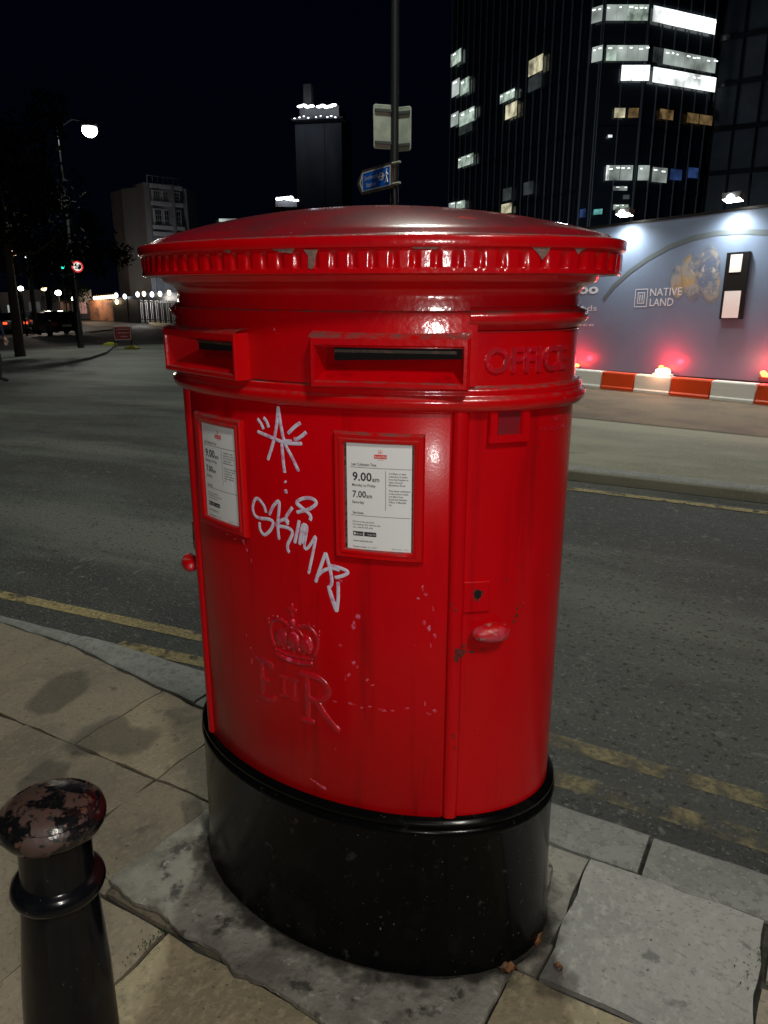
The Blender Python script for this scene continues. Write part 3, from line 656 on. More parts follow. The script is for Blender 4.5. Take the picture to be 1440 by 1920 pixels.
# slabs
mb = MB(); tints = []
def slab(x0, x1, y0, y1, tint, gap=.0045, yf=None, h=0):
    nx = max(2, int((x1-x0)/.045)); ny = max(2, int((y1-y0)/.045)); ny = min(ny, 16); nx = min(nx, 20)
    tilt = (random.uniform(-.004,.004), random.uniform(-.004,.004)); sd = random.uniform(0, 99)
    def Pt(i, j, z):
        x = x0+gap+(x1-x0-2*gap)*i/nx; top = yf(x) if yf else y1; y = y0+gap+(top-y0-2*gap)*j/ny
        if i in (0, nx): x += .003*sin(y*31+sd)+.0018*sin(y*97+sd)
        if j in (0, ny): y += .003*sin(x*29+sd)+.0018*sin(x*91+sd)
        return (x, y, z+(x-x0)*tilt[0]+(y-y0)*tilt[1]+h)
    rows = []
    for j in range(ny+1): rows.append([Pt(i, j, g((x0+x1)/2)+(-.003 if (i in (0, nx) or j in (0, ny)) else .0)) for i in range(nx+1)])
    k = len(mb.f); mb.grid(rows, 'slab')
    per = [(i, 0) for i in range(nx+1)]+[(nx, j) for j in range(1, ny+1)]+[(i, ny) for i in range(nx-1, -1, -1)]+[(0, j) for j in range(ny-1, 0, -1)]
    up = [rows[j][i] for i, j in per]; dn = [(p[0], p[1], p[2]-.02) for p in up]; mb.grid([dn, up], 'slab', closed=True)
    tints.extend([tint]*(len(mb.f)-k))
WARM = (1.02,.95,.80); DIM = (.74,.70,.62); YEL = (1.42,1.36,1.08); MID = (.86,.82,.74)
ky = lambda x: kin(x)-.002
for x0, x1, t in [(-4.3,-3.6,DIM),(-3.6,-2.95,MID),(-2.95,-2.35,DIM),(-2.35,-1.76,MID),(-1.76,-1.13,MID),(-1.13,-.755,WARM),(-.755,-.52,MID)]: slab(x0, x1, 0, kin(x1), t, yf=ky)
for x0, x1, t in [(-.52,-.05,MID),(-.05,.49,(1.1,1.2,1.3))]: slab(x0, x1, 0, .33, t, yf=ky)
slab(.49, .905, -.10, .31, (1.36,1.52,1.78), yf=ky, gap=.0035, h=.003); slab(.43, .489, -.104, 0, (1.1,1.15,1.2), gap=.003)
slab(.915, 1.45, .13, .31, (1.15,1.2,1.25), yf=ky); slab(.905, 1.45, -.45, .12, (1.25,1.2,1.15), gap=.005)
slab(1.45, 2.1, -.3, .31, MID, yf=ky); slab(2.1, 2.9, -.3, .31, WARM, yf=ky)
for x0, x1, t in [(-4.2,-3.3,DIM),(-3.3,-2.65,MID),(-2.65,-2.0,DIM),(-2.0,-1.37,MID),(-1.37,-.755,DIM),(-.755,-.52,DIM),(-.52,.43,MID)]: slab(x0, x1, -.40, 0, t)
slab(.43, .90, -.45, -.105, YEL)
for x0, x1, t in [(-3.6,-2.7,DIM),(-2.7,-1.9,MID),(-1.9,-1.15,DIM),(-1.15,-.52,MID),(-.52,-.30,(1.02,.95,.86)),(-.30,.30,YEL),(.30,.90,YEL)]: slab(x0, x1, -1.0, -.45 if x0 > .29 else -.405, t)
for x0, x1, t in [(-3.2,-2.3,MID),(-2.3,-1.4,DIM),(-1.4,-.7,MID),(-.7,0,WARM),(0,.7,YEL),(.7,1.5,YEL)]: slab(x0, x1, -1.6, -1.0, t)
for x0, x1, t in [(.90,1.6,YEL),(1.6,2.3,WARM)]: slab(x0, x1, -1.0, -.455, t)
mb.build('pavement', smooth=30, kind='structure', tint=tints)
sheet('pavement_outer', frange(-14, -4.32, 24), lambda x: -9, ky, -.002, 'footway_dark'); sheet('pavement_rear', frange(-4.3, 9, 24), lambda x: -9, lambda x: -1.62, -.002, 'footway_dark')
# concrete patch round the post box
P0 = [(-.535,-.375),(-.42,-.395),(-.35,-.385),(-.26,-.405),(-.16,-.40),(-.08,-.425),(-.01,-.415),(.08,-.42),(.17,-.43),(.28,-.44),(.38,-.42),(.425,-.33),(.43,-.22),(.435,-.14),(.44,-.02),(.44,.10),(.42,.22),(.36,.29),(.1,.33),(-.3,.33),(-.46,.27),(-.49,.12),(-.50,-.02),(-.505,-.12),(-.52,-.25)]
PP = []
for i in range(len(P0)):
    a, b_ = P0[i], P0[(i+1) % len(P0)]
    for k in range(5): PP.append((a[0]+(b_[0]-a[0])*k/5+random.uniform(-.003,.003), a[1]+(b_[1]-a[1])*k/5+random.uniform(-.003,.003)))
mb = MB(); rows = []
for q, z in ((1.0,-.004),(.997,.006),(.985,.0085),(.93,.009),(.85,.0095),(.75,.010),(.6,.012)):
    rows.append([(x*q-.01*(1-q), y*q-.03*(1-q)*0, z+(.002*sin(x*40)*sin(y*37) if q < .99 else 0)) for x, y in PP])
mb.grid(rows, 'concrete', closed=True); mb.build('concrete_patch', smooth=40, kind='structure')
def soft_patch(name, P, mk, parent=None, build=True, kind='structure', cc=None):
    """closed outline with a weight that falls from 1 inside to 0 at the rim"""
    n_ = len(P); c = cc or sum((V(p) for p in P), V((0,0,0)))/n_; mb = MB(); rows = []; sw = []
    for f in (1, .85, .7, .5, .25): rows.append([tuple(c+(V(p)-c)*f) for p in P]); sw += [min(1, (1-f)/.4)]*n_
    mb.grid(rows, mk, closed=True); mb.add(rows[-1]+[tuple(c)], [(k, (k+1) % n_, n_) for k in range(n_)], mk); sw += [1]*(n_+1)
    return mb.build(name, parent, kind=kind, soft=sw)
# grime collected round the foot of the box
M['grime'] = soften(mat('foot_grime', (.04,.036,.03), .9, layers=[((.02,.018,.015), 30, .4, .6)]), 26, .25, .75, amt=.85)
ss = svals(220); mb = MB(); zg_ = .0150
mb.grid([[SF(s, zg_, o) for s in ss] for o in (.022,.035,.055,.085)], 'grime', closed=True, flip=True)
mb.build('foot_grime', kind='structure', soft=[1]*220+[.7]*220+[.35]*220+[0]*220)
M['stain'] = soften(mat('dark_spill_stain', (.075,.065,.052), .7, bump=(95,.6,.004)), 9, .22, .62, amt=.38)
for poly in ([(40,1322),(80,1280),(118,1260),(158,1250),(180,1268),(168,1298),(128,1326),(100,1344),(62,1350)], [(100,1400),(140,1368),(196,1344),(236,1342),(258,1358),(300,1362),(310,1384),(280,1410),(232,1424),(186,1416),(150,1418),(114,1428)],
             [(330,1500),(372,1480),(392,1530),(388,1580),(350,1560)], [(20,1470),(90,1420),(150,1425),(120,1470),(40,1500)], [(560,1800),(640,1830),(700,1850),(690,1870),(610,1850),(550,1830)], [(1040,1780),(1100,1840),(1080,1890),(1000,1880),(990,1830)]):
    W0 = [at_ground(*q) for q in poly]; P = []
    for a, b_ in zip(W0, W0[1:]+W0[:1]):
        for k in range(5): q = a+(b_-a)*k/5; P.append((q.x, q.y, g(q.x)+(.0055 if poly[0][0] < 500 else .013)))
    soft_patch('pavement_stain', P, 'stain')
M['smudge'] = soften(mat('worn_white_road_mark', (.22,.22,.21), .7), 22, .80, .95, amt=.35, st=(1,.35,1))
c0 = at_ground(205, 1062, ROAD); soft_patch('road_mark', [(c0.x+.42*cos(2*pi*k/20), c0.y+.34*sin(2*pi*k/20), g(c0.x)+ROAD+.004) for k in range(20)], 'smudge')
# road markings
def line(name, xs, c, wd, dz, mk='yellow'): return sheet(name, xs, lambda x: c(x)-wd/2, lambda x: c(x)+wd/2, dz, mk, ny=2)
yin = lambda x: .715 if x > .2 else .715+(.2-x)*.035 if x > -1.2 else .764-(-1.2-x)*.12
yout = lambda x: .915 if x > .2 else .915+(.2-x)*.03 if x > -1.2 else .957-(-1.2-x)*.09
line('yellow_line', frange(-1.72, .1, 20), yin, .075, ROAD+.002); line('yellow_line', frange(.1, 9, 40), yin, .085, ROAD+.002, 'yellow_faded')
line('outer_yellow_line', frange(-14, .1, 50), yout, .075, ROAD+.002); line('outer_yellow_line', frange(.1, 9, 40), yout, .08, ROAD+.002, 'yellow_faded')
# far side of the road
def flo(x): return 4.62 if x > -1.6 else 4.62+(1.9*((-1.6-x)/2.4)**2 if x > -4 else 1.9+(-4-x)*.85)
HL = [(at_dist(1126, 694, 13.45)), (at_dist(1440, 716, 11.75))]
hd = (HL[1]-HL[0]); hd.z = 0; hlen = hd.length; hd.normalize(); hsl = (HL[1].z-HL[0].z)/hlen
def hline(x): return HL[0].y+(x-HL[0].x)*hd.y/hd.x
xs = frange(-17, 9, 60)
sheet('far_footway', xs, flo, lambda x: max(flo(x)+.3, hline(x)+1.5), .0, 'footway', ny=4, kerb=.10)
sheet('far_kerb', xs, lambda x: flo(x)+.004, lambda x: flo(x)+.17, .003, 'kerb', kerb=.095)
sheet('brown_strip', frange(-8, 9, 40), lambda x: max(6.95-x*.14, flo(x)+1.2), lambda x: max(max(6.95-x*.14, flo(x)+1.2)+.05, hline(x)-.2), .005, 'brownroad', ny=2)
line('far_yellow_line', frange(-2.2, 9, 40), lambda x: flo(x)-.29, .085, ROAD+.004)
# corner footway on the left
ip = [at_ground(*q, .0) for q in [(0,690),(60,686),(120,679),(170,669),(200,659),(213,649),(208,639),(185,629),(160,621)]]
ctr = at_ground(40, 640)+V((-4, 3, 0))
mb = MB(); outer = []
q = [(p.x, p.y) for p in ip]; q = [(q[0][0]-1.5, q[0][1]-4.5)]+q+[(-48,42),(-70,50),(-60,20),(-30,0),(-20,-2)]
ps = []
for i in range(len(q)):
    a, b_ = q[i], q[(i+1) % len(q)]
    for k in range(6): ps.append((a[0]+(b_[0]-a[0])*k/6, a[1]+(b_[1]-a[1])*k/6))
cx_, cy_ = -32, 18
rows = [[(cx_+(x-cx_)*1.0008, cy_+(y-cy_)*1.0008, g(x)-.10) for x, y in ps], [(x, y, g(x)-.004) for x, y in ps]]
for k in range(1, 12):
    f_ = 1-k/12; rows.append([(cx_+(x-cx_)*f_, cy_+(y-cy_)*f_, g(cx_+(x-cx_)*f_)) for x, y in ps])
mb.grid(rows, 'footway_dark', closed=True); mb.build('corner_footway', smooth=40, kind='structure')
sheet('far_pavement', frange(-95, -30, 40), lambda x: 39.6+(-40.9-x)*.86 if x < -40.9 else 39.6+(-40.9-x)*.86, lambda x: 42.6+(-40.9-x)*.86, .02, 'cream_strip', kerb=.1)

# ------------------------------------------------------------------ bollard
bx = at_dist(97, 1515, 1.0); d_ = ray(97, 1515); bp = CAM+d_*1.17
boll = empty('bollard', 'short black cast-iron bollard with chipped rusty mushroom cap beside the post box', 'bollard', (bp.x, bp.y, 0))
H = bp.z-.002
lean = R(2.6); fwh = V((FW.x, FW.y, 0)).normalized(); boll.rotation_euler = Matrix.Rotation(lean, 3, fwh).to_euler(); boll.location = V((bp.x, bp.y, 0))-RT*(H*sin(lean))
mb = MB(); mb.lathe([(.095,0),(.095,.03),(.080,.05),(.070,H*.5),(.0575,H-.155),(.057,H-.150)], 'bollard', n=64); mb.build('shaft', boll, smooth=40)
mb = MB(); mb.lathe([(.055,H-.152),(.062,H-.150),(.069,H-.143),(.0715,H-.134),(.069,H-.125),(.062,H-.118),(.057,H-.116),(.0555,H-.114)], 'bollard', n=64); mb.build('collar', boll, smooth=60)
mb = MB(); mb.lathe([(.056,H-.118),(.0545,H-.10),(.0545,H-.035),(.056,H-.028)], 'bollard', n=64); mb.build('neck', boll, smooth=60)
mb = MB(); mb.lathe([(.05,H-.034),(.063,H-.033),(.073,H-.028),(.0785,H-.018),(.0790,H-.008),(.076,H+.001),(.0705,H+.006),(.0685,H+.0055),(.0675,H+.0035),(.0655,H+.0045),(.0635,H+.0085),(.055,H+.0135),(.042,H+.018),(.026,H+.021),(.01,H+.0225),(.0005,H+.0227)], 'bollard_cap', n=72); mb.build('cap', boll, smooth=50)

# dead leaves and weeds
def leaf(name, p, s, rz, label, tilt=.4):
    mb = MB(); rows = []
    for i in range(7):
        u = i/6-.5; wv = .32*cos(u*pi)**.7 if abs(u) < .5 else .0
        rows.append([(u*s, k*wv*s, .15*s*(abs(k)**1.5)+tilt*s*.4*(u+.5)**2+.004*sin(i*3+k*2)) for k in (-1,-.5,0,.5,1)])
    mb.grid(rows, 'leafdry'); mb.grid([[ (a[0],a[1],a[2]-.0006) for a in r] for r in rows], 'leafdry', flip=True)
    mb.tube([(-.5*s,0,0),(-.75*s,.02*s,.05*s)], .0008, 'leafdry', 5)
    o = mb.build(name, smooth=60, label=label, cat='leaf'); o.location = p; o.rotation_euler = (0,0,rz); return o
lp_ = at_ground(945, 1832); leaf('dead_leaf', (lp_.x+.005, lp_.y, .014), .045, .2, 'curled brown leaf lying against the front foot of the post box')
lp_ = at_ground(1000, 1782); leaf('dead_leaf', (lp_.x+.004, lp_.y, .014), .035, 1.1, 'small pale dry leaf tucked by the right foot of the post box', 1.0)
lp_ = at_ground(1048, 1822); leaf('twig', (lp_.x, lp_.y, .004), .022, 2.4, 'thin reddish stalk lying on the paving right of the post box', .1)
mb = MB()
for (px, py, n_) in [(280,1775,40),(300,1760,26),(1425,1798,30),(1400,1830,18),(190,1660,14),(250,1800,14)]:
    c = at_ground(px, py)
    for _ in range(n_):
        x, y = c.x+random.gauss(0,.008), c.y+random.gauss(0,.022); h = random.uniform(.002,.007); a = random.uniform(0, 6.28)
        mb.add([(x,y,-.003),(x+.003*cos(a),y+.003*sin(a),h),(x+.004*cos(a+1),y+.004*sin(a+1),h*.6)], [(0,1,2)], 'moss')
mb.build('joint_weeds', kind='stuff', label='tiny green weeds growing in the joints between paving slabs', cat='weeds')

# ------------------------------------------------------------------ hoarding
HH = 2.3
def hp(u, v, w_=0):      # u metres along the hoarding from its px-1126 column, v up, w towards the road
    n_ = V((hd.y, -hd.x, 0)); p = HL[0]+hd*u; return V((p.x+n_.x*w_, p.y+n_.y*w_, HL[0].z+hsl*u+v))
def hpix(px, py):
    d = ray(px, py); n_ = V((hd.y, -hd.x, 0)); t = (HL[0]-CAM).dot(n_)/d.dot(n_); p = CAM+d*t; u = (p-HL[0]).dot(hd); return u, p.z-HL[0].z-hsl*u
hb = empty('hoarding', 'tall blue printed site hoarding across the road with white lettering and a grey arc', 'hoarding', (0,0,0))
top_v = hpix(1283, 407.5)[1]
mb = MB(); u0, u1 = -7.5, 6.0
q = [hp(u0,0),hp(u1,0),hp(u1,top_v),hp(u0,top_v)]; q2 = [hp(u0,0,-.06),hp(u1,0,-.06),hp(u1,top_v,-.06),hp(u0,top_v,-.06)]
mb.add(q+q2, [(0,1,2,3),(3,2,6,7),(5,4,7,6),(0,3,7,4),(1,5,6,2)], 'hoard')
mb.build('panel', hb)
mb = MB(); mb.add([hp(u0,-.18,.012),hp(u1,-.18,.012),hp(u1,.0,.012),hp(u0,.0,.012)], [(0,1,2,3)], 'noticeblack')
mb.add([hp(u0,top_v,.01),hp(u1,top_v,.01),hp(u1,top_v+.035,.01),hp(u0,top_v+.035,.01)], [(0,1,2,3)], 'noticeblack'); mb.build('trim', hb)
def ribbon(mb, P, wd, w_, mk):
    rows = []
    for i, (u, v) in enumerate(P):
        a = P[max(0,i-1)]; b = P[min(len(P)-1,i+1)]; L_ = math.hypot(b[0]-a[0], b[1]-a[1]); nx, ny = -(b[1]-a[1])/L_, (b[0]-a[0])/L_
        rows.append([hp(u-nx*wd/2, v-ny*wd/2, w_), hp(u+nx*wd/2, v+ny*wd/2, w_)])
    mb.grid(rows, mk)
mb = MB(); arc = [hpix(*q) for q in [(1132,562),(1150,538),(1180,510),(1215,485),(1255,463),(1300,446),(1345,437),(1390,434),(1440,436),(1480,442),(1540,458)]]
ribbon(mb, arc, .07, .004, 'hoard_arc'); mb.build('arc_print', hb)
mb = MB(); f_ = lambda u, v, w_: hp(u, v, .005)
def hrect(u0, v0, u1, v1, mk, w_=.005): mb.add([hp(u0,v0,w_),hp(u1,v0,w_),hp(u1,v1,w_),hp(u0,v1,w_)], [(0,1,2,3)], mk)
ua, va = hpix(1189, 576); ub, vb = hpix(1216, 541)
for k in range(2):
    i = k*.055; a0_, b0_, a1_, b1_ = ua+i, va+i, ub-i, vb-i; t_ = .012
    hrect(a0_, b0_, a1_, b0_+t_, 'hoard_white'); hrect(a0_, b1_-t_, a1_, b1_, 'hoard_white'); hrect(a0_, b0_+t_, a0_+t_, b1_-t_, 'hoard_white'); hrect(a1_-t_, b0_+t_, a1_, b1_-t_, 'hoard_white')
hrect((ua+ub)/2-.03, (va+vb)/2-.05, (ua+ub)/2-.015, (va+vb)/2+.05, 'hoard_white'); hrect((ua+ub)/2+.015, (va+vb)/2-.05, (ua+ub)/2+.03, (va+vb)/2+.05, 'hoard_white')
mb.build('logo_print', hb); mb = MB(); un, vn = hpix(1219, 555); u2, _ = hpix(1278, 555); text_fit(mb, 'NATIVE', 'hoard_white', .115, f_, un, vn, width=u2-un)
mb.build('white_lettering', hb); mb = MB(); un, vn = hpix(1218, 574); u2, _ = hpix(1262, 574); text_fit(mb, 'LAND', 'hoard_white', .115, f_, un, vn, width=u2-un)
mb.build('white_lettering', hb); mb = MB(); un, vn = hpix(1085, 551); u2, _ = hpix(1122, 551); text_fit(mb, 'oo', 'hoard_white', .16, f_, un, vn, width=u2-un, bold=.03)
mb.build('white_lettering', hb); mb = MB(); un, vn = hpix(1062, 583); u2, _ = hpix(1119, 583); text_fit(mb, 'brands', 'hoard_white', .09, f_, un, vn, width=u2-un)
mb.build('white_lettering', hb); mb = MB(); un, vn = hpix(1062, 611); u2, _ = hpix(1114, 611); text_fit(mb, 'space', 'hoard_white', .055, f_, un, vn, width=u2-un)
mb.build('white_lettering', hb)
# soft abstract picture print
soften(M['hoard_art'], 2.6, .22, .62, amt=.85)
for cx, cy, ra, rb in ((1299,522,26,56),(1330,514,26,66),(1272,532,16,36)):
    soft_patch('picture_print', [hp(*hpix(cx+ra*cos(2*pi*k/24), cy-rb*sin(2*pi*k/24)), .0025+cx*1e-6) for k in range(24)], 'hoard_art', hb, kind=None)
# black notice case with two sheets
nb = empty('notice_board', 'black framed notice board with two white sheets fixed to the blue hoarding', 'notice board')
mb = MB(); (ua, va), (ub, vb) = hpix(1352, 598), hpix(1410, 471)
def hbox(mb, ua, va, ub, vb, w0, w1, mk):
    P = [hp(ua,va,w1),hp(ub,va,w1),hp(ub,vb,w1),hp(ua,vb,w1),hp(ua,va,w0),hp(ub,va,w0),hp(ub,vb,w0),hp(ua,vb,w0)]
    mb.add(P, [(0,1,2,3),(3,2,6,7),(5,4,7,6),(0,3,7,4),(1,5,6,2),(0,4,5,1)], mk)
hbox(mb, ua, va, ub, vb, .006, .05, 'noticeblack'); mb.build('board', nb)
for (x0, y0, x1, y1) in ((1371,511,1398,471),(1357,596,1394,545)):
    mb = MB(); a_ = hpix(x0, y0); b2_ = hpix(x1, y1); hbox(mb, a_[0], a_[1], b2_[0], min(b2_[1], vb-.03), .052, .056, 'paper'); mb.build('sheet', nb)
# floodlights on top of the hoarding
for i, (px, py) in enumerate(((1183,408),(1386,380),(1610,350))):
    u, _ = hpix(px, py+20); 
    fl = empty('floodlight', ['bright floodlight on top of the hoarding, nearer the post box', 'bright floodlight on top of the hoarding above the notice board', 'floodlight on top of the hoarding beyond the notice board'][i], 'floodlight', hp(u, top_v+.02), group='floodlights along the hoarding top')
    inv = -V(fl.location)
    def rel(u_, v_, w_): return hp(u+u_, top_v+v_, w_)-V(fl.location)
    mb = MB(); mb.tube([rel(0,-.1,-.03), rel(0,.12,-.02), rel(0,.16,.14)], .015, 'steel', 6); mb.build('bracket', fl)
    mb = MB(); P = [rel(a, b, c) for a, b, c in ((-.14,.18,.10),(.14,.18,.10),(.14,.22,.24),(-.14,.22,.24),(-.12,.10,.12),(.12,.10,.12),(.12,.14,.24),(-.12,.14,.24))]
    mb.add(P, [(0,1,2,3),(0,4,5,1),(1,5,6,2),(2,6,7,3),(3,7,4,0)], 'lampbody'); mb.build('housing', fl)
    mb = MB(); mb.add(P[4:], [(0,3,2,1)], 'e_flood'); P2 = [p+V((0,0,-.02)) for p in P[4:]]; mb.ball((P[6]+P[7])/2-V((0,0,.0)), .055, 'e_flood', 10); mb.build('lens', fl)
    lamp('floodlight_beam', 'SPOT', rel(0,.02,.20), 105, (1,.98,.92), .05, aim=rel(0,-2.0,.35), spot=165, blend=1, parent=fl)
# barrier blocks along the foot
bn = [at_ground(1100, 727, .0), at_ground(1440, 761, .0)]; bdv = bn[1]-bn[0]; blen = bdv.length; bdv.normalize()
edges = [1000, 1062, 1124, 1185, 1254, 1329, 1415, 1512, 1620]
def bproj(px):
    n_ = V((bdv.y, -bdv.x, 0)).normalized(); d = ray(px, 740); t = (bn[0]-CAM).dot(n_)/d.dot(n_); return (CAM+d*t-bn[0]).dot(bdv)
names = ['white', 'red']
lb = ['white barrier block half hidden behind the post box', 'orange-red barrier block nearest the post box', 'white barrier block carrying the lit red beacon', 'orange-red barrier block just right of the beacon', 'white barrier block below the notice board', 'orange-red barrier block at the right edge of the photo']
ub_ = [bproj(e) for e in edges]; k_ = 0
for i in range(1, len(ub_)-2):
    a_, b2_ = ub_[i]+.01, ub_[i+1]-.01; mk = 'barrier_white' if (i % 2 == 0) else 'barrier_red'
    if i < 2: mk = 'barrier_red'
    lab = {1:lb[0],2:lb[1],3:lb[2],4:lb[3],5:lb[4],6:lb[5]}.get(i, 'barrier block')
    mk = 'barrier_white' if i in (1,3,5) else 'barrier_red'
    mb = MB(); n_ = V((bdv.y, -bdv.x, 0)).normalized(); secs = [(.10,0),(.10,.04),(.085,.06),(.075,.235),(.065,.25)]
    L1 = []
    for wv, h in secs:
        L1.append([bn[0]+bdv*u+n_*w_+V((0,0,h)) for u, w_ in ((a_,0),(b2_,0),(b2_,-2*wv),(a_,-2*wv))] if True else 0)
    L1 = [[bn[0]+bdv*u+n_*(sgn*wv-.10)+V((0,0,h)) for u, sgn in ((a_,1),(b2_,1),(b2_,-1),(a_,-1))] for wv, h in secs]
    mb.grid(L1, mk, closed=True); mb.add(L1[-1], [(0,1,2,3)], mk)
    c0 = bn[0]+bdv*((a_+b2_)/2)
    mb.v = [(p[0]-c0.x, p[1]-c0.y, p[2]-c0.z) for p in mb.v]
    o = mb.build('barrier_block', smooth=30, label=lab, cat='barrier', group='red and white barrier blocks'); o.location = c0
# red lamps at the foot of the hoarding and the bright lamp on the barrier
for i, (px, py) in enumerate(((1088,684),(1257,692),(1450,703))):
    u, v = hpix(px, py); p = hp(u, v, .13)
    bc = empty('beacon', ['glowing red warning lamp beside the right edge of the post box', 'glowing red warning lamp at the foot of the hoarding behind the white-hot lamp', 'glowing red warning lamp at the right edge of the photo'][i], 'warning lamp', p, group='red warning lamps at the hoarding foot', rz=atan2(hd.y, hd.x))
    mb = MB(); mb.box((0,0,-.05), (.2,.1,.06), 'lampbody'); mb.build('base', bc)
    mb = MB(); mb.ball((0,0,.0), .05, 'e_red', 12, (2.0,.8,.7)); mb.ball((-.07,0,.03), .04, 'e_red', 10, (1.2,.8,.8)); mb.build('lens', bc, smooth=60)
    lamp('beacon_glow', 'POINT', (0,-.10,.10), 20, (1,.02,.035), .04, parent=bc)
p = bn[0]+bdv*bproj(1232)-V((bdv.y,-bdv.x,0)).normalized()*.10; p.z = bn[0].z+bdv.z*bproj(1232)+.25
bc = empty('barrier_lamp', 'white-hot lamp box standing on the white barrier block in front of the hoarding', 'warning lamp', p, rz=atan2(bdv.y, bdv.x))
M['e_hot'] = emit('white_hot_lens', (1,.80,.62), 12)
mb = MB(); mb.box((0,0,.015), (.26,.1,.03), 'barrier_white'); mb.build('base', bc)
mb = MB(); mb.ball((0,0,.06), .06, 'e_hot', 12, (1.9,.8,.75)); mb.build('lens', bc, smooth=60)
lamp('barrier_lamp_glow', 'POINT', (0,-.12,.12), 5, (1,.45,.25), .05, parent=bc)

# ------------------------------------------------------------------ sign column
cp = at_dist(740, 240, 14.5); base_z = g(cp.x)
colm = empty('lamp_column', 'tall grey lamp column behind the post box carrying signs', 'lamp post', (cp.x, cp.y, base_z))
mb = MB(); mb.lathe([(.13,0),(.13,1.2),(.075,1.35),(.070,5),(.062,11.5),(.001,11.55)], 'steel', n=20); mb.build('pole', colm, smooth=40)
mb = MB(); a = V((1.8,-2.9,0)); mb.tube([(0,0,11.4),(.3*a.x,.3*a.y,11.6),(a.x,a.y,11.75)], .04, 'steel', 8); mb.build('arm', colm, smooth=40)
mb = MB(); mb.ball((a.x+.2,a.y-.15,11.75), .3, 'lampbody', 12, (1,.7,.35)); mb.build('lantern', colm, smooth=60)
mb = MB(); mb.ball((a.x+.2,a.y-.15,11.67), .2, 'e_lamp', 12, (1,.7,.3)); mb.build('lens', colm, smooth=60)
def facing(px, t, extra=0):
    return YAW+math.atan((px-720)/F_PX*1.0)+extra
rzs = -facing(735, 14)
def plate_sign(px0, px1, py0, py1, t, label, rot):
    c = at_dist((px0+px1)/2, (py0+py1)/2, t); wd = (at_dist(px1, py0, t)-at_dist(px0, py0, t)).length/cos(rot); h = (at_dist(px0, py0, t)-at_dist(px0, py1, t)).length
    e = empty('sign_back', label, 'road sign', c, group='sign backs on the lamp column', rz=rzs+rot)
    mb = MB(); n = 24; P = []
    r = .05
    for k in range(n):
        a = 2*pi*k/n; sx = 1 if cos(a) > 0 else -1; sz = 1 if sin(a) > 0 else -1; P.append((sx*(wd/2-r)+r*cos(a), sz*(h/2-r)+r*sin(a)))
    mb.grid([[(x, .01, z) for x, z in P], [(x, -.01, z) for x, z in P], [(x*.93, -.016, z*.95) for x, z in P], [(x*.9, -.012, z*.93) for x, z in P]], 'signback', closed=True)
    mb.add([(x*.9, -.012, z*.93) for x, z in P], [tuple(range(n))], 'signback'); mb.add([(x, .01, z) for x, z in P], [tuple(range(n))[::-1]], 'signback'); mb.build('panel', e, smooth=30)
    for zz_ in (h*.36, -h*.36):
        mb = MB(); mb.box((0,-.03,zz_), (wd*.88,.03,.045), 'signrim'); mb.build('rail', e)
plate_sign(700, 735, 196, 280, 14.45, 'grey-green back of the left sign plate on the lamp column', R(20))
plate_sign(744, 771, 200, 284, 14.6, 'grey-green back of the right sign plate on the lamp column', R(-25))
# finger post
fa = at_dist(736, 328, 14.35); fs = empty('finger_sign', 'blue walking sign to Southwark Station pointing left from the lamp column', 'sign', fa, rz=rzs-R(62)); fs.scale = (2.3, 1.3, 1.22)
W_, H_ = .56, .34
def fshape(k, y): return [(0,y,-H_/2*k),(0,y,H_/2*k),(-W_*.9,y,H_/2*k),(-W_-.03*(k-.9)*3,y,H_/2*k*.45),(-W_-.05,y,0),(-W_*.97,y,-H_/2*k*.8),(-W_*.93,y,-H_/2*k)]
mb = MB(); fr = fshape(1.0,-.02); bk = fshape(1.0,.02); mb.grid([bk, fr], 'signframe', closed=True); mb.add(fr, [tuple(range(7))], 'signframe'); mb.add(bk, [tuple(range(7))[::-1]], 'signframe'); mb.build('sign_body', fs)
mb = MB(); yy = -.023
def fr_(x0, z0, x1, z1, mk, y): mb.add([(x0,y,z0),(x1,y,z0),(x1,y,z1),(x0,y,z1)], [(0,1,2,3)], mk)
fr_(-.50,-.135,-.008,.135,'sign_w',yy); fr_(-.485,-.12,-.020,.12,'blue',yy-.002)
mb.add([(-.50,yy,.135),(-.555,yy,0),(-.50,yy,-.135),(-.47,yy-.001,-.135),(-.525,yy-.001,0),(-.47,yy-.001,.135)], [(0,1,4,5),(1,2,3,4)], 'sign_w')
ff = lambda u, v, w_: (u, yy-.004, v)
text_fit(mb, 'Southwark', 'sign_w', .062, ff, -.455, .015, width=.235); text_fit(mb, 'Station', 'sign_w', .062, ff, -.425, -.085, width=.165)
# roundel: ring and bar
cx, cz = -.160, .012; n = 20
mb.grid([[(cx+.046*cos(2*pi*k/n), yy-.004, cz+.055*sin(2*pi*k/n)) for k in range(n)], [(cx+.030*cos(2*pi*k/n), yy-.004, cz+.037*sin(2*pi*k/n)) for k in range(n)]], 'sign_w', closed=True)
fr_(cx-.058, cz-.011, cx+.058, cz+.011, 'sign_w', yy-.005)
# walking figure
mx_ = -.07
mb.ball((mx_, yy-.003, .082), .014, 'sign_w', 8, (1,.2,1))
for P in ([(mx_,.066),(mx_+.004,.0)], [(mx_+.004,.0),(mx_+.022,-.085)], [(mx_+.004,.0),(mx_-.022,-.085)], [(mx_,.055),(mx_+.026,.015)], [(mx_,.055),(mx_-.024,.012)]):
    mb.tube([(P[0][0], yy-.003, P[0][1]), (P[1][0], yy-.003, P[1][1])], .009, 'sign_w', 6, flat=.3)
mb.build('sign_face', fs)
mb = MB(); mb.tube([(.0,0,.15),(.10,.02,.15)], .018, 'signback', 6); mb.tube([(.0,0,-.12),(.10,.02,-.12)], .018, 'signback', 6); mb.build('clamp', fs)

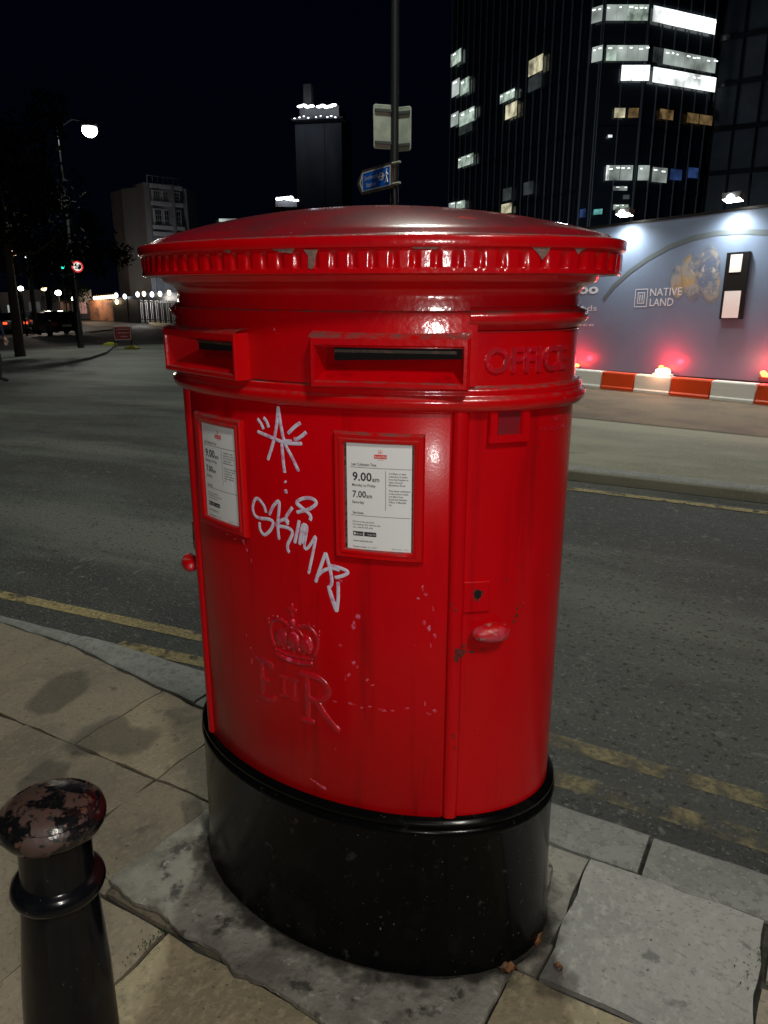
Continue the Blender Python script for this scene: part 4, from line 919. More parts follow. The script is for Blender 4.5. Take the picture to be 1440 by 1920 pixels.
# ------------------------------------------------------------------ street lamp, left
lc = at_ground(152, 652); gz = g(lc.x); lt = V((lc.x-CAM.x, lc.y-CAM.y)).length; lz = at_dist(168, 244, lt-.5)
sl = empty('street_lamp', 'tall street lamp with one bright round white light over the far-left street', 'street lamp', (lc.x, lc.y, gz))
rl = lambda p: V(p)-V((lc.x, lc.y, gz))
mb = MB(); mb.lathe([(.12,0),(.12,1.3),(.07,1.5),(.05,lz.z-gz+.1)], 'steel', n=14); mb.build('column', sl, smooth=40)
mb = MB(); mb.tube([(0,0,lz.z-gz+.05), rl(lz+V((0,0,.32)))*.5+V((0,0,(lz.z-gz)*.5+.2)), rl(lz+V((0,0,.30)))], .035, 'steel', 8); mb.build('arm', sl, smooth=40)
mb = MB(); c = rl(lz); mb.ball(c+V((0,0,.16)), .28, 'lampbody', 16, (1,1,.45)); mb.build('lantern', sl, smooth=60)
mb = MB(); mb.ball(c, .25, 'e_lamp', 20, (1,1,.92)); mb.build('globe', sl, smooth=60)
lamp('street_lamp_light', 'SPOT', c+V((0,0,-.4)), 1100, (.96,1,.86), .2, aim=c+V((1.5,-1.5,-5)), spot=100, blend=.5, parent=sl)

# ------------------------------------------------------------------ right-hand office towers
def wall_pt(px, py, t): return at_dist(px, py, t)
zref = at_dist(1134, 11, 60).z
def tz(px, py):
    d = ray(px, py); return (zref-CAM.z)/(d.z/math.hypot(d.x, d.y))
pc = [V(at_dist(850, 97, 82)), V(at_dist(1114, 17, tz(1114,17))), V(at_dist(1134, 11, 60)), V(at_dist(1216, 11, tz(1216,11))), V(at_dist(1339, 39, tz(1339,39)))]
pc = [V((p.x, p.y, 0)) for p in pc]
ta = empty('office_tower', 'dark glass office tower at upper right with several fully lit floors on its corner', 'office building', (pc[2].x, pc[2].y, -2))
offA = V(ta.location)
back = [V((-15, 95, 0)), V((-38, 100, 0))]
mb = MB(); foot = pc+[pc[4]+V((3,25,0)), pc[0]+V((4,25,0))]
mb.grid([[p-offA+V((0,0,-2.0)) for p in foot], [p-offA+V((0,0,60)) for p in foot]], 'glass_dark', closed=True, flip=False); mb.build('facade', ta)
def facet_rect(mb, a, b, px0, px1, z0, z1, mk, w_=.26, py=535):
    d = (b-a).normalized(); n_ = V((d.y, -d.x, 0))
    if n_.dot(CAM-a) < 0: n_ = -n_
    def u(px):
        r = ray(px, py); t = (a-CAM).dot(n_)/V((r.x, r.y, 0)).dot(n_) if True else 0
        q = V((CAM.x, CAM.y, 0))+V((r.x, r.y, 0))*t; return (q-a).dot(d)
    u0, u1 = u(px0), u(px1); P = [a+d*u0+n_*w_, a+d*u1+n_*w_]
    mb.add([P[0]+V((0,0,z0))-offA, P[1]+V((0,0,z0))-offA, P[1]+V((0,0,z1))-offA, P[0]+V((0,0,z1))-offA], [(0,1,2,3)], mk)
def zon(a, b, px, py):
    d = (b-a).normalized(); n_ = V((d.y, -d.x, 0)); r = ray(px, py); rh = V((r.x, r.y, 0)); t = (V((a.x,a.y,0))-V((CAM.x,CAM.y,0))).dot(n_)/rh.dot(n_); return CAM.z+r.z*t
fac = {'L': (pc[0], pc[1]), 'a': (pc[1], pc[2]), 'b': (pc[2], pc[3]), 'c': (pc[3], pc[4])}
def win(f, x0, x1, ytop, ybot, mk, pxz=None):
    a, b = fac[f]; px = pxz if pxz else (x0+x1)/2
    if f in 'abc': zt, zb = zon(*fac['b'], 1175, ytop), zon(*fac['b'], 1175, ybot)
    else: zt, zb = zon(a, b, px, ytop), zon(a, b, px, ybot)
    mb = MB(); yc = (ytop+ybot)/2; facet_rect(mb, a, b, x0, x1, zb, zt, mk, py=yc)
    if mk in ('r_mid', 'r_white', 'r_green') and x1-x0 > 8:
        x = x0+random.uniform(1, 5)
        while x < x1-4:
            h = (zt-zb); z = zt-h*random.uniform(.12,.22); facet_rect(mb, a, b, x, x+random.uniform(3,7), z-h*.07, z, 'e_ceil', .30, yc); x += random.uniform(9, 16)
    mb.build('window', ta)
for y0, y1, ks in ((11,41,('r_mid','r_mid','r_white')), (87,116,('r_mid','r_mid','r_mid')), (124,153,(None,None,'r_white'))):
    if ks[0]: win('a', 1114, 1133.5, y0, y1, ks[0])
    if ks[1]:
        for k in range(4): win('b', 1135+k*19.6, 1135+k*19.6+19.3, y0, y1, random.choice(['r_mid','r_mid','r_green']))
    for k in range(6): win('c', 1219+k*20, 1219+k*20+19.7, y0, y1, ks[2] if y0 != 87 or k > 0 else 'r_dim')
for a_ in ((1163,1183),(1184,1205),(1206,1215.5)): win('b', *a_, 124, 153, 'r_white')
for x0, x1, k in ((1150,1170,'r_warm'),(1176,1195,'r_amber')): win('b', x0, x1, 204, 222, k)
for x0, x1, k in ((1232,1258,'r_amber'),(1284,1306,'r_amber'),(1308,1332,'r_amber')): win('c', x0, x1, 200, 219, k)
win('b', 1138, 1146, 254, 259, 'r_white')
for x0, x1 in ((1136,1160),(1161,1184),(1194,1215)): win('b', x0, x1, 311, 339, 'r_mid')
win('b', 1120.5+14, 1140, 311, 339, 'r_white'); win('c', 1218, 1246, 311, 339, 'r_mid'); win('c', 1252, 1274, 311, 332, 'r_blue'); win('c', 1286, 1305, 305, 325, 'r_blue')
win('b', 1148, 1174, 350, 358, 'r_mid'); win('b', 1166, 1178, 366, 374, 'r_dim'); win('b', 1148, 1176, 384, 394, 'r_green'); win('a', 1117, 1133, 394, 404, 'r_teal'); win('L', 1093, 1104, 392, 408, 'r_blue')
for x0, x1, y0, y1, k in [(850,869,97,121,'r_green'),(852,866,150,180,'r_mid'),(868,884,148,176,'r_green'),(850,864,212,236,'r_mid'),(866,894,206,232,'r_green'),(864,892,292,311,'r_green'),(846,858,380,391,'r_mid'),(860,876,377,391,'r_green'),(997,1023,108,138,'r_warm'),
   (996,1020,143,169,'r_dim'),(943,970,172,189,'r_green'),(953,974,194,221,'r_warm'),(948,964,353,376,'r_dim'),(945,964,382,400,'r_warm'),(987,1005,341,365,'r_dim'),(865,890,234,250,'r_dim')]: win('L', x0, x1, y0, y1, k)
mb = MB()
for f in 'Labc':
    a, b = fac[f]; d = b-a; L_ = d.length; d.normalize(); n_ = V((d.y,-d.x,0)); 
    if n_.dot(CAM-a) < 0: n_ = -n_
    k = max(1, int(L_/1.25))
    for i in range(k+1):
        p = a+d*(L_*i/k)+n_*.17-offA; mb.box((p.x, p.y, 28), (.06,.10,60), 'fin', rz=atan2(d.y, d.x))
    for z in [zref-3.9*j for j in range(-6, 6)]:
        p = (a+b)/2+n_*.1-offA; mb.box((p.x, p.y, z+.35-offA.z), (L_, .12, .3), 'glass_dark', rz=atan2(d.y, d.x))
mb.build('facade_fins', ta)
lamp('tower_foot_fill_light', 'POINT', (-13, 44, 6), 800, (.8,.9,1), .4)  # added lamp hidden by the hoarding, lifts the dark tower facade
# second building at the right edge
b0, b1 = at_dist(1338, 200, 67), at_dist(1620, 200, 65)
tb = empty('glass_block', 'unlit navy gridded glass block at the right edge behind the lit tower', 'office building', (b0.x, b0.y, -2)); ob = V(tb.location)
P = [V((b0.x,b0.y,0)), V((b1.x,b1.y,0)), V((b1.x+8,b1.y+25,0)), V((b0.x+8,b0.y+25,0))]
M['glass_b'] = mat('navy_facade_panels', (.045,.06,.08), .5, layers=[((.07,.09,.12), .3, .45, .6)])
mb = MB(); mb.grid([[p-ob+V((0,0,-2)) for p in P], [p-ob+V((0,0,60)) for p in P]], 'glass_b', closed=True); mb.build('facade', tb)
mb = MB(); d = (P[1]-P[0]); L_ = d.length; d.normalize(); n_ = V((d.y,-d.x,0)); n_ = n_ if n_.dot(CAM-P[0]) > 0 else -n_
for i in range(int(L_/1.6)+1):
    p = P[0]+d*1.6*i+n_*.1-ob; mb.box((p.x,p.y,28), (.12,.2,60), 'glass_dark', rz=atan2(d.y,d.x))
for z in range(0, 44, 3):
    p = P[0]+d*L_/2+n_*.12-ob; mb.box((p.x,p.y,z+2.5), (L_,.24,.35), 'glass_dark', rz=atan2(d.y,d.x))
mb.build('grid', tb)

# ------------------------------------------------------------------ distant tower
t0, t1 = at_dist(553, 235, 250), at_dist(640, 232, 246); c = (t0+t1)/2; wd = (t1-t0).length; rz = atan2((t1-t0).y, (t1-t0).x)
tc_ = empty('distant_tower', 'far concrete tower block with rows of blue-white lights on its roof', 'tower block', (c.x, c.y, -4), rz=rz)
ztop = at_dist(600, 232, 248).z+4
mb = MB(); mb.box((0,6,ztop/2), (wd,12,ztop), 'tower')
for k in (-1.4,.6): mb.box((k*wd/5,-.1,ztop/2), (.35,.2,ztop), 'tower')

mb.build('shaft', tc_)
mb = MB(); mb.box((0,5,ztop+1.2), (wd+1.5,13,.5), 'tower'); mb.box((0,6,ztop+3.0), (wd*.85,9,3.6), 'tower'); mb.box((-wd*.32,6,ztop+7.5), (2.4,2.4,8.5), 'tower'); mb.build('roof', tc_)
for k, (x0, x1, zz_, mk, hh) in enumerate([(-.38,-.05,ztop+4.4,'e_white',1.0),(.03,.42,ztop+4.1,'e_white',1.0),(-.50,-.42,ztop+1.3,'e_white',.3),(-.40,-.12,ztop+1.5,'e_cool',.35),(-.05,.15,ztop+1.4,'e_cool',.3),(.2,.45,ztop+1.3,'e_cool',.35)]):
    mb = MB(); n = max(1, int((x1-x0)*14))
    for i in range(n): mb.ball((wd*(x0+(x1-x0)*(i+.5)/n), -1.9, zz_+.25*sin(i*2)), hh*.62, mk, 8, (1.5,.6,.6))
    mb.build('roof_lights', tc_)
lamp('shaft_fill_light', 'POINT', (-wd*.1,-9,ztop-2), 380, (.7,.82,1), 1, parent=tc_)  # added lamp standing off the shaft, lifts its dim face
# lower block with roof lights left of it
t0, t1 = at_dist(512, 392, 180), at_dist(562, 392, 180); c = (t0+t1)/2; wd2 = (t1-t0).length
tl = empty('lit_roof_block', 'low distant block with white roof lights just above the left of the post box dome', 'building', (c.x, c.y, -4), rz=atan2((t1-t0).y, (t1-t0).x)); zt = t0.z+4
mb = MB(); mb.box((0,5,zt/2), (wd2,10,zt), 'tower'); mb.box((0,4.5,zt+.2), (wd2+1,11,.4), 'tower'); mb.build('shaft', tl)
mb = MB()
for i in range(5): mb.ball((wd2*(-.3+i*.12), -.8, zt+2.0+i*.08), .55, 'e_white', 8, (1,.5,.6))
for i in range(4): mb.ball((wd2*(.05+i*.12), -.8, zt+1.9-i*.05), .4, 'e_cool', 8, (1,.5,.6))
for i in range(9): mb.ball((wd2*(-.45+i*.11), -.9, zt+.3), .16, 'e_cool', 6, (1.4,.5,.6))
mb.box((0,3,zt+1.0), (wd2*.8,5,1.6), 'tower'); mb.build('roof_lights', tl)
t0 = at_dist(430, 412, 150)
tl2 = empty('low_canopy_block', 'small far roof with a pale lit edge left of the dome', 'building', (t0.x, t0.y, -4), rz=-YAW*0+R(30)); zt = t0.z+4
mb = MB(); mb.box((0,3,zt/2), (5,6,zt), 'tower'); mb.build('shaft', tl2); mb = MB(); mb.box((0,-.3,zt-.1), (3.6,.3,.5), 'r_mid'); mb.build('roof_edge', tl2)

# ------------------------------------------------------------------ white building, left
def wall(mb, p0, p1, z0, z1, th, mk):
    d = (p1-p0); L_ = d.length; c = (p0+p1)/2; rz = atan2(d.y, d.x); n_ = V((d.y,-d.x,0)).normalized(); n_ = n_ if n_.dot(CAM-c) < 0 else -n_
    cc = c+n_*th/2; mb.box((cc.x, cc.y, (z0+z1)/2), (L_, th, z1-z0), mk, rz=rz)
wb = empty('corner_building', 'pale rendered four-storey building behind the fence with dark paned windows', 'building', (0,0,0))
A0, A1, A2, A3 = at_dist(205, 345, 92), at_dist(268, 340, 82), at_dist(338, 352, 84), at_dist(368, 382, 88)
for p in (A0,A1,A2,A3): p.z = 0
zA = at_dist(268, 342, 82).z; zB = at_dist(300, 350, 83).z; zC = at_dist(365, 362, 88).z
mb = MB(); wall(mb, A0, A1, -3, zA, 3, 'render_wall'); mb.build('gable_wall', wb)
mb = MB(); wall(mb, A1+V((.4,.4,0)), A2, -3, zB, 5, 'stone')
e0 = A1+V((.5,.3,0)); dd = (A2-e0).normalized(); nf = V((dd.y,-dd.x,0)); nf = nf if nf.dot(CAM-A1) > 0 else -nf; L_ = (A2-e0).length; rz = atan2(dd.y, dd.x)
for py in (352, 384, 428, 440): 
    z = at_dist(305, py, 83.4).z; p = e0+dd*L_/2+nf*.15; mb.box((p.x,p.y,z), (L_,.3,.35), 'frame_w', rz=rz)
mb.build('front_wall', wb)
for py0, py1 in ((362,380),(396,425)):
    for u in (.17, .47, .80):
        z0, z1 = at_dist(305, py1, 83.4).z, at_dist(305, py0, 83.4).z; p = e0+dd*L_*u+nf*.08; wv = L_*.2
        mb = MB(); mb.box((p.x,p.y,(z0+z1)/2), (wv+.25,.16,z1-z0+.25), 'frame_w', rz=rz); f = mb.build('window', wb)
        mb = MB()
        for i in range(3):
            for j in range(3):
                q = p+dd*(wv*(i-1)/3)+nf*.10; mb.box((q.x,q.y,z0+(z1-z0)*(j+.5)/3), (wv/3-.08,.04,(z1-z0)/3-.08), 'pane', rz=rz)
        mb.build('panes', f)
mb = MB(); wall(mb, A2+V((.2,.6,0)), A3, -3, zC, 3, 'render_wall'); mb.build('side_wing', wb)
mb = MB(); pr = [e0+nf*(-.3), A2+nf*(-.3)]; zr = zB+.9
for k in range(7): p = pr[0]+(pr[1]-pr[0])*k/6; mb.tube([(p.x,p.y,zB),(p.x,p.y,zr)], .03, 'frame_w', 5)
mb.tube([(pr[0].x,pr[0].y,zr),(pr[1].x,pr[1].y,zr)], .03, 'frame_w', 5); mb.build('roof_rail', wb)
# fence with festoon lamps
F0, F1 = at_ground(170, 599), at_ground(332, 608)
fe = empty('site_fence', 'dark railing fence with a string of small lamps at the foot of the pale building', 'fence')
fd = (F1-F0); fd.z = 0; FL = fd.length; fd.normalize(); fn = V((fd.y,-fd.x,0)); fn = fn if fn.dot(CAM-F0) > 0 else -fn; rz = atan2(fd.y, fd.x)
def fpx(px):
    r = ray(px, 590); t = (F0-CAM).dot(fn)/r.dot(fn); return (CAM+r*t-F0).dot(fd)
def fz(px, py):
    r = ray(px, py); t = (F0-CAM).dot(fn)/r.dot(fn); return (CAM+r*t).z
zg = F0.z
def fpart(name, px0, px1, py0, py1, mk, th=.1):
    u0, u1 = fpx(px0), fpx(px1); z0, z1 = fz((px0+px1)/2, py1), fz((px0+px1)/2, py0); p = F0+fd*(u0+u1)/2; mb = MB(); mb.box((p.x,p.y,(z0+z1)/2), (u1-u0,th,z1-z0), mk, rz=rz); return mb.build(name, fe)
M['fence_orange'] = mat('orange_brown_boarding', (.45,.22,.13), .7, layers=[((.18,.10,.08), .9, .45, .6, None, 4)])
fpart('boarding', 170, 214, 562, 601, 'fence_orange'); fpart('gate', 216, 242, 558, 604, 'steel', .3); fpart('gate', 243, 262, 556, 606, 'steel', .2)
mb = MB(); u0, u1 = fpx(262), fpx(334); n = int((u1-u0)/.28)
for i in range(n):
    p = F0+fd*(u0+(u1-u0)*i/n); mb.box((p.x,p.y,zg+1.05), (.07,.05,2.0), 'frame_w' if i % 3 else 'steel', rz=rz)
for h in (.3, 1.9): p = F0+fd*(u0+u1)/2; mb.box((p.x,p.y,zg+h), (u1-u0,.06,.08), 'steel', rz=rz)
mb.build('railings', fe)
fpart('backing', 262, 334, 548, 607, 'noticeblack').location = -fn*.5
i = 0
for px, py, mk in [(177+k*4.3, 559-k*.35, 'e_warm') for k in range(10)]+[(218,554,'e_cool'),(219,566,'e_warm'),(234,556,'e_cool'),(258,552,'e_cool'),(270,551,'e_warm'),(285,552,'e_cool'),(300,551,'e_cool'),(317,549,'e_warm')]:
    r = ray(px, py); t = (F0+fn*.3-CAM).dot(fn)/r.dot(fn); p = CAM+r*t
    sz = .17 if px < 216 else .22; mb = MB(); mb.ball((0,0,0), sz, mk, 10, (.8,.8,1.1)); mb.tube([(0,0,sz),(0,0,sz+.15),(-fn.x*.3,-fn.y*.3,sz+.2)], .02, 'steel', 5)
    o = mb.build('festoon_lamp', fe); o.location = p
for px in (190, 285): 
    p = F0+fd*fpx(px)+fn*1.2; lamp('fence_lamp_light', 'POINT', (p.x,p.y,zg+2.2), 170, (1,.72,.5) if px < 200 else (1,.93,.85), .2)
p = F0+fd*fpx(270)-fn*2.5; lamp('fence_uplight', 'POINT', (p.x,p.y,zg+2.5), 300, (.85,.88,1), .3)

# ------------------------------------------------------------------ street furniture, left
p = at_ground(232, 651); rs = empty('roadworks_sign', 'red and white temporary road sign on a frame at the corner kerb', 'road sign', p, rz=-YAW+R(-15)-R(-38)*0)
rs.rotation_euler.z = -(YAW+math.atan((232-720)/F_PX))
mb = MB(); hs = (at_dist(232,612,V((p.x-CAM.x,p.y-CAM.y)).length).z-p.z); wv = .58
mb.box((0,-.02,hs*.68), (wv*1.02,.03,hs*.66), 'white'); mb.build('panel', rs)
mb = MB(); mb.box((0,-.045,hs*.68), (wv*.92,.02,hs*.58), 'sign_red')
for zz_, x0, x1 in ((.87,-.36,.38),(.70,-.28,.40),(.52,-.12,.28)):
    x = x0
    while x < x1: 
        mb.box(((x+.03)*wv,-.058,hs*zz_), (.045*wv,.008,hs*.055*random.uniform(.6,1.1)), 'white'); x += .07
mb.build('face', rs)
for sx in (-1, 1):
    mb = MB(); mb.tube([(sx*wv*.5,-.03,0),(sx*wv*.5,0,hs)], .02, 'steel', 6); mb.build('leg', rs); mb = MB(); mb.tube([(sx*wv*.5,.25,0),(sx*wv*.5,0,hs)], .02, 'steel', 6); mb.build('leg', rs)
for px, py in ((207,648),(248,655)):
    q = at_ground(px, py, ROAD if px > 230 else 0); mb = MB(); mb.box((0,0,.04), (.5,.16,.08), 'hiyellow'); mb.box((0,0,.1), (.2,.12,.06), 'hiyellow'); o = mb.build('sandbag', label='yellow weight block at the %s of the red road sign' % ('left foot' if px < 230 else 'right foot'), cat='sandbag'); o.location = q; o.rotation_euler.z = .5
# speed sign
pc_ = at_dist(145, 500, lt-.25); sg = empty('speed_sign', 'round red and white 20 speed limit sign fixed to the lamp column on the left', 'road sign', (pc_.x, pc_.y, g(pc_.x)), rz=-(YAW+math.atan((145-720)/F_PX))); hz = pc_.z-g(pc_.x)
mb = MB(); mb.box((-.06,.10,hz+.08), (.3,.2,.03), 'steel'); mb.box((-.06,.10,hz-.08), (.3,.2,.03), 'steel'); mb.build('bracket', sg)
mb = MB(); n = 28
def disc(r, y, mk): mb.add([(r*cos(2*pi*k/n), y, hz+r*sin(2*pi*k/n)) for k in range(n)], [tuple(range(n))], mk)
M['sign_lit_w'] = emit('lit_sign_white', (1,.95,.9), .9); M['sign_lit_r'] = emit('lit_sign_red', (1,.04,.03), .8)
mb.grid([[(  .20*cos(2*pi*k/n), y, hz+.20*sin(2*pi*k/n)) for k in range(n)] for y in (0,-.03)], 'steel', closed=True)
disc(.20,-.031,'sign_lit_r'); disc(.150,-.034,'sign_lit_w'); text_fit(mb, '20', 'ink', .14, lambda u, v, w_: (u,-.038,hz-.07+v), center=True, bold=.03, width=.18); mb.build('disc', sg)
# traffic signal
pc_ = at_dist(116, 500, 60); ts = empty('traffic_signal', 'distant traffic signal showing a small green light left of the 20 sign', 'traffic light', (pc_.x, pc_.y, g(pc_.x)), rz=-(YAW+math.atan((116-720)/F_PX))); hz = pc_.z-g(pc_.x)
mb = MB(); mb.tube([(0,.15,0),(0,.15,hz+.7)], .05, 'steel', 8); mb.build('post', ts); mb = MB(); mb.box((0,0,hz+.3), (.3,.2,.95), 'noticeblack'); mb.build('housing', ts)
mb = MB(); mb.ball((0,-.12,hz), .16, 'e_green', 12, (1,.4,1)); mb.build('green_lens', ts)
# distant street lights and lit fronts
for i, (px, py, t, r, lab) in enumerate([(25,475,60,.22,'highest of the distant street lights at the far left'),(48,483,75,.09,'faintest distant street light, right of the highest one'),(39,541,55,.17,'distant street light low at the far left'),(82,541,70,.24,'distant street light above the parked cars'),(109,549,75,.26,'distant street light right above the dark hatchback'),(138,560,75,.2,'distant street light just beside the pinkish lit front')]):
    q = at_dist(px, py, t); e = empty('distant_street_light', lab, 'street lamp', (q.x, q.y, g(q.x)), group='distant street lights'); h = q.z-g(q.x)
    mb = MB(); mb.tube([(0,0,0),(0,0,h)], .06, 'steel', 6); mb.build('post', e); mb = MB(); mb.ball((.0,0,h), r, ['e_warm','e_cool','e_flood'][i % 3] if i not in (2,4) else 'e_flood', 10, (1,1,.8)); mb.build('lens', e)
def front(px0, px1, py0, py1, t, lab, mk):
    a, b = at_dist(px0, py1, t), at_dist(px1, py1, t); d = b-a; e = empty('shop_front', lab, 'shop front', (a.x, a.y, g(a.x)), rz=atan2(d.y, d.x)); h = at_dist(px0, py0, t).z-g(a.x); L_ = d.length
    mb = MB(); mb.box((L_/2,2,h/2+.6), (L_+1.2,4,h+1.2), 'noticeblack'); mb.build('wall', e)
    mb = MB(); z0 = at_dist(px0, py1, t).z-g(a.x); n = 3
    for k in range(n): mb.box((L_*(k+.5)/n,-.06,(z0+h)/2), (L_/n*.86,.1,h-z0), mk)
    mb.build('lit_window', e)
front(112, 146, 566, 596, 88, 'far lit shop front with a warm orange-brown glow', 'shop'); front(149, 164, 566, 588, 86, 'far narrow lit front glowing pink beside the foot of the left lamp column', 'shop2'); front(55, 78, 566, 588, 90, 'far mauve-lit front behind the parked cars', 'r_dim'); front(15, 28, 572, 586, 85, 'far pale lit front at the far left', 'r_mid')

# ------------------------------------------------------------------ cars
def make_car(paint, label, tails=True):
    e = empty('parked_car', label, 'car', group='cars parked on the left street')
    mb = MB(); W2 = .88
    prof = [(-2.05,.35),(-2.1,.6),(-2.05,.95),(-1.9,1.0),(1.0,.92),(1.9,.78),(2.1,.6),(2.08,.32)]
    for sgn in (1, -1): pass
    rows = []
    for y, k in ((-W2,.94),(-W2*.97,.985),(-W2*.8,1),(W2*.8,1),(W2*.97,.985),(W2,.94)): rows.append([(x*k, y, .3+(z-.3)*(k if k < 1 else 1)) for x, z in prof])
    mb.grid(rows, paint, closed=True); mb.add(rows[0], [tuple(range(8))], paint); mb.add(rows[-1], [tuple(range(8))[::-1]], paint)
    cab = [(-1.95,.96),(-1.55,1.42),(-1.2,1.47),(.1,1.44),(.95,.92)]
    r2 = [[(x, s*(.80 if z < 1.2 else .62), z) for x, z in cab] for s in (-1, 1)]
    mb.add([(-1.5,-.6,1.44),(.12,-.6,1.45),(.12,.6,1.45),(-1.5,.6,1.44)], [(0,1,2,3)], paint); mb.build('body', e, smooth=35)
    mb = MB(); mb.grid(r2, 'pane'); mb.add(r2[0], [tuple(range(5))], 'pane'); mb.add(r2[1], [tuple(range(5))[::-1]], 'pane'); mb.build('windows', e, smooth=30)
    for x in (-1.3, 1.3):
        for y in (-.8, .8):
            mb = MB(); mb.tube([(x,y-.1,.31),(x,y+.1,.31)], .31, 'tyre', 16); mb.build('wheel', e, smooth=40)
    for y in (-.68, .68):
        mb = MB(); mb.box((-2.09,y,.78), (.06,.26,.14), 'e_tail' if tails else 'sign_red'); mb.build('tail_light', e)
        mb = MB(); mb.box((2.05,y,.66), (.08,.3,.13), 'white'); mb.build('headlight', e)
    mb = MB(); mb.box((-2.13,0,.68), (.03,.52,.12), 'plate'); mb.build('number_plate', e)
    return e
c1 = make_car('car_black', 'dark hatchback parked with its rear and number plate towards the camera', False)
c2 = make_car('car_silver', 'silver car parked at the far left with red tail lights', True)
def place(o, px, py, head):
    q = at_ground(px, py, ROAD if px < 0 else 0.0); o.location = q; o.rotation_euler.z = head; return o
va = atan2(ray(110,600).y, ray(110,600).x)
place(c1, 110, 629, va+R(14)); place(c2, 24, 624, va+R(10))
c3 = copy_tree(c1); c3['label'] = 'dark car parked beyond the rear-facing hatchback'; place(c3, 80, 622, va+R(12))
c4 = copy_tree(c2); c4['label'] = 'silver car parked between the far-left car and the dark cars'; place(c4, 53, 619, va+R(8))
lamp('far_street_glow', 'POINT', at_dist(82, 545, 66), 500, (1,.85,.7), .3)

# ------------------------------------------------------------------ trees
def tree(px, py_foot, t, height, crown_r, crown_h, n, label, lean=0):
    q = at_dist(px, py_foot, t); gz_ = g(q.x); e = empty('street_tree', label, 'tree', (q.x, q.y, gz_), group='street trees on the left')
    mb = MB(); bh = height-crown_h*.75
    mb.tube([(0,0,-.1),(.02,0,bh*.5),(lean*.3,.05,bh),(lean*.6,.1,height-crown_h*.4)], [.17,.14,.11,.06], 'bark', 10)
    limbs = []
    for k in range(9):
        a = k*2.4; r = crown_r*random.uniform(.55,.9); zt_ = height-crown_h*random.uniform(.1,.8); p1 = V((lean*.3,.05,bh+random.uniform(-.2,.6))); p3 = V((lean*.6+r*cos(a), r*sin(a), zt_)); p2 = (p1+p3)/2+V((0,0,-.3))
        mb.tube([p1,p2,p3], [.06,.04,.015], 'bark', 6); limbs.append(p3); limbs.append((p2+p3)/2)
    mb.build('trunk', e, smooth=50)
    mb = MB(); cl = []
    for k in range(34): 
        b = random.choice(limbs); cl.append((b+V((random.gauss(0,.5),random.gauss(0,.5),random.gauss(0,.4))), random.uniform(.35,.8)))
    for k in range(n):
        c, r = random.choice(cl); v = V((random.gauss(0,1),random.gauss(0,1),random.gauss(0,1))); v = v.normalized()*r*random.random()**.4; p = c+v; s = random.uniform(.06,.13)
        a1 = V((random.gauss(0,1),random.gauss(0,1),random.gauss(0,1))).normalized(); a2 = a1.cross(V((random.gauss(0,1),random.gauss(0,1),random.gauss(0,1)))).normalized()
        mb.add([p-a1*s, p+a2*s*.5, p+a1*s, p-a2*s*.5], [(0,1,2,3)], 'leaf')
    mb.build('crown', e)
tree(38, 664, 27, 5.9, 2.2, 3.6, 4500, 'dark street tree on the corner footway at the far left')
tree(150, 640, 42, 6.9, 2.6, 4.0, 4200, 'dark street tree whose leaves catch light below the bright street lamp', 0)
tree(135, 600, 80, 5.0, 2.0, 3.2, 2200, 'small lit green tree far off left of the lit pink front')
tree(70, 630, 60, 8.0, 3.2, 5.5, 4500, 'tall dark tree behind the parked cars')
tree(-60, 680, 24, 6.4, 2.8, 4.2, 5200, 'tall dark tree partly outside the left edge of the photo')

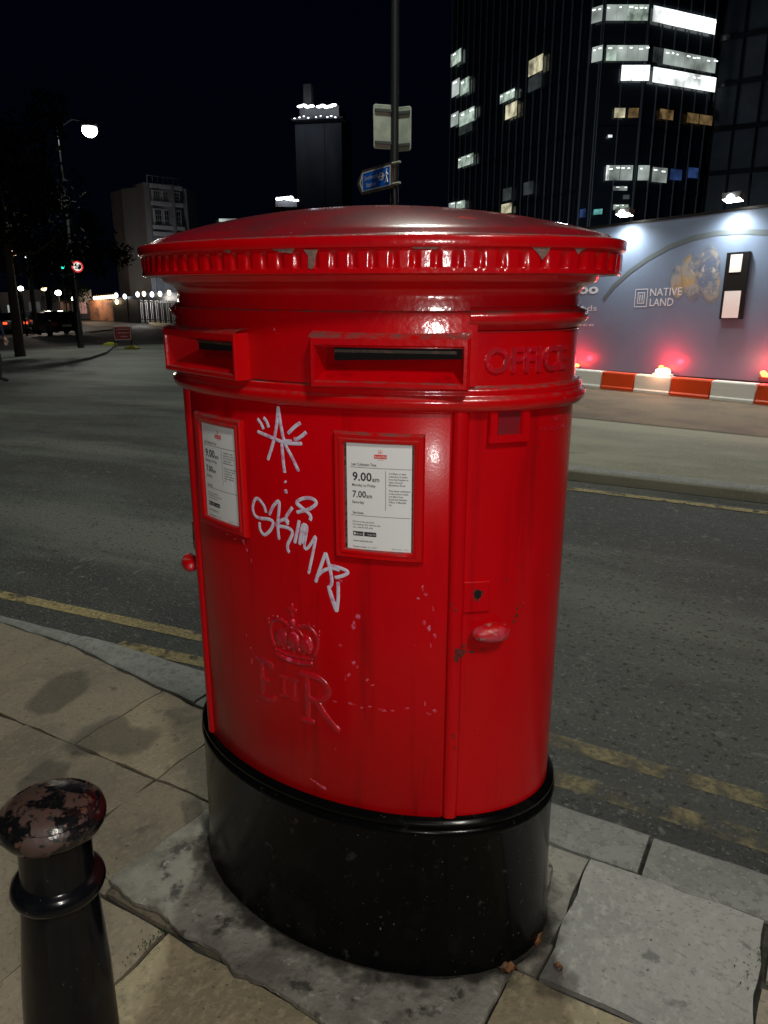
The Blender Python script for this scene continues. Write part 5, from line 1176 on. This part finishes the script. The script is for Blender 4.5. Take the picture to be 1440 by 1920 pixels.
# ------------------------------------------------------------------ person at the left edge
def person(loc, rz, label):
    e = empty('person', label, 'person', loc, rz=rz)
    Vt = []; Ed = []; Rd = []
    def j(p, r, par=None):
        Vt.append(p); Rd.append(r)
        if par is not None: Ed.append((par, len(Vt)-1))
        return len(Vt)-1
    pel = j((0,0,.95), .15); ab = j((0,0,1.1), .14, pel); ch = j((0,.01,1.30), .17, ab); nk = j((0,0,1.47), .065, ch); hd0 = j((0,.02,1.56), .085, nk); hd1 = j((0,.03,1.68), .095, hd0)
    for s in (1, -1):
        hp_ = j((s*.10,0,.88), .10, pel); kn = j((s*.11,s*.14,.50), .062, hp_); an = j((s*.11,s*.16-.06,.09), .042, kn); ft = j((s*.12,s*.16+.12,.04), .035, an)
        sh = j((s*.18,0,1.40), .07, ch); el = j((s*.24,-s*.09,1.14), .046, sh); wr = j((s*.25,-s*.08+.05,.90), .028, el); pm = j((s*.25,-s*.08+.07,.84), .034, wr)
        for k in range(4):
            y = -.03+.02*k; L_ = (.065,.075,.07,.055)[k]; a = j((s*.25,-s*.08+.07+y,.80), .010, pm); b = j((s*.245,-s*.08+.075+y,.80-L_*.6), .009, a); j((s*.235,-s*.08+.08+y,.80-L_), .008, b)
        a = j((s*.24,-s*.08+.115,.83), .011, pm); j((s*.235,-s*.08+.135,.79), .009, a)
    me = bpy.data.meshes.new('b'); me.from_pydata(Vt, Ed, []); o = bpy.data.objects.new('b', me); col.objects.link(o)
    sk = o.modifiers.new('s', 'SKIN'); 
    for i, v in enumerate(me.skin_vertices[0].data): v.radius = (Rd[i], Rd[i]); v.use_root = (i == 0)
    ss_ = o.modifiers.new('u', 'SUBSURF'); ss_.levels = 1; ss_.render_levels = 1
    dg = bpy.context.evaluated_depsgraph_get(); m2 = bpy.data.meshes.new_from_object(o.evaluated_get(dg)); bpy.data.objects.remove(o)
    m2.materials.clear()
    for k in ('skin','navy','trouser'): m2.materials.append(M[k])
    for p in m2.polygons:
        z = p.center.z; p.use_smooth = True; arm = abs(p.center.x) > .185
        p.material_index = 0 if (z > 1.47 or (arm and z < .91)) else (2 if z < .93 and not arm else 1)
    b = bpy.data.objects.new('body', m2); col.objects.link(b); b.parent = e
    mb = MB(); mb.ball((0,.0,1.70), .108, 'hair', 14, (.95,1.05,.9)); mb.build('hair', e, smooth=60)
    mb = MB(); mb.ball((0,.125,1.62), .016, 'skin', 8, (.8,1.2,1.4)); mb.ball((.035,.115,1.65), .010, 'ink', 8); mb.ball((-.035,.115,1.65), .010, 'ink', 8); mb.box((0,.118,1.575), (.045,.01,.008), 'logored'); mb.build('face', e, smooth=60)
    return e
pp = at_dist(-14, 640, 18); person((pp.x, pp.y, g(pp.x)+ROAD), -R(60), 'person in a dark navy jacket walking at the left edge, one hand hanging')
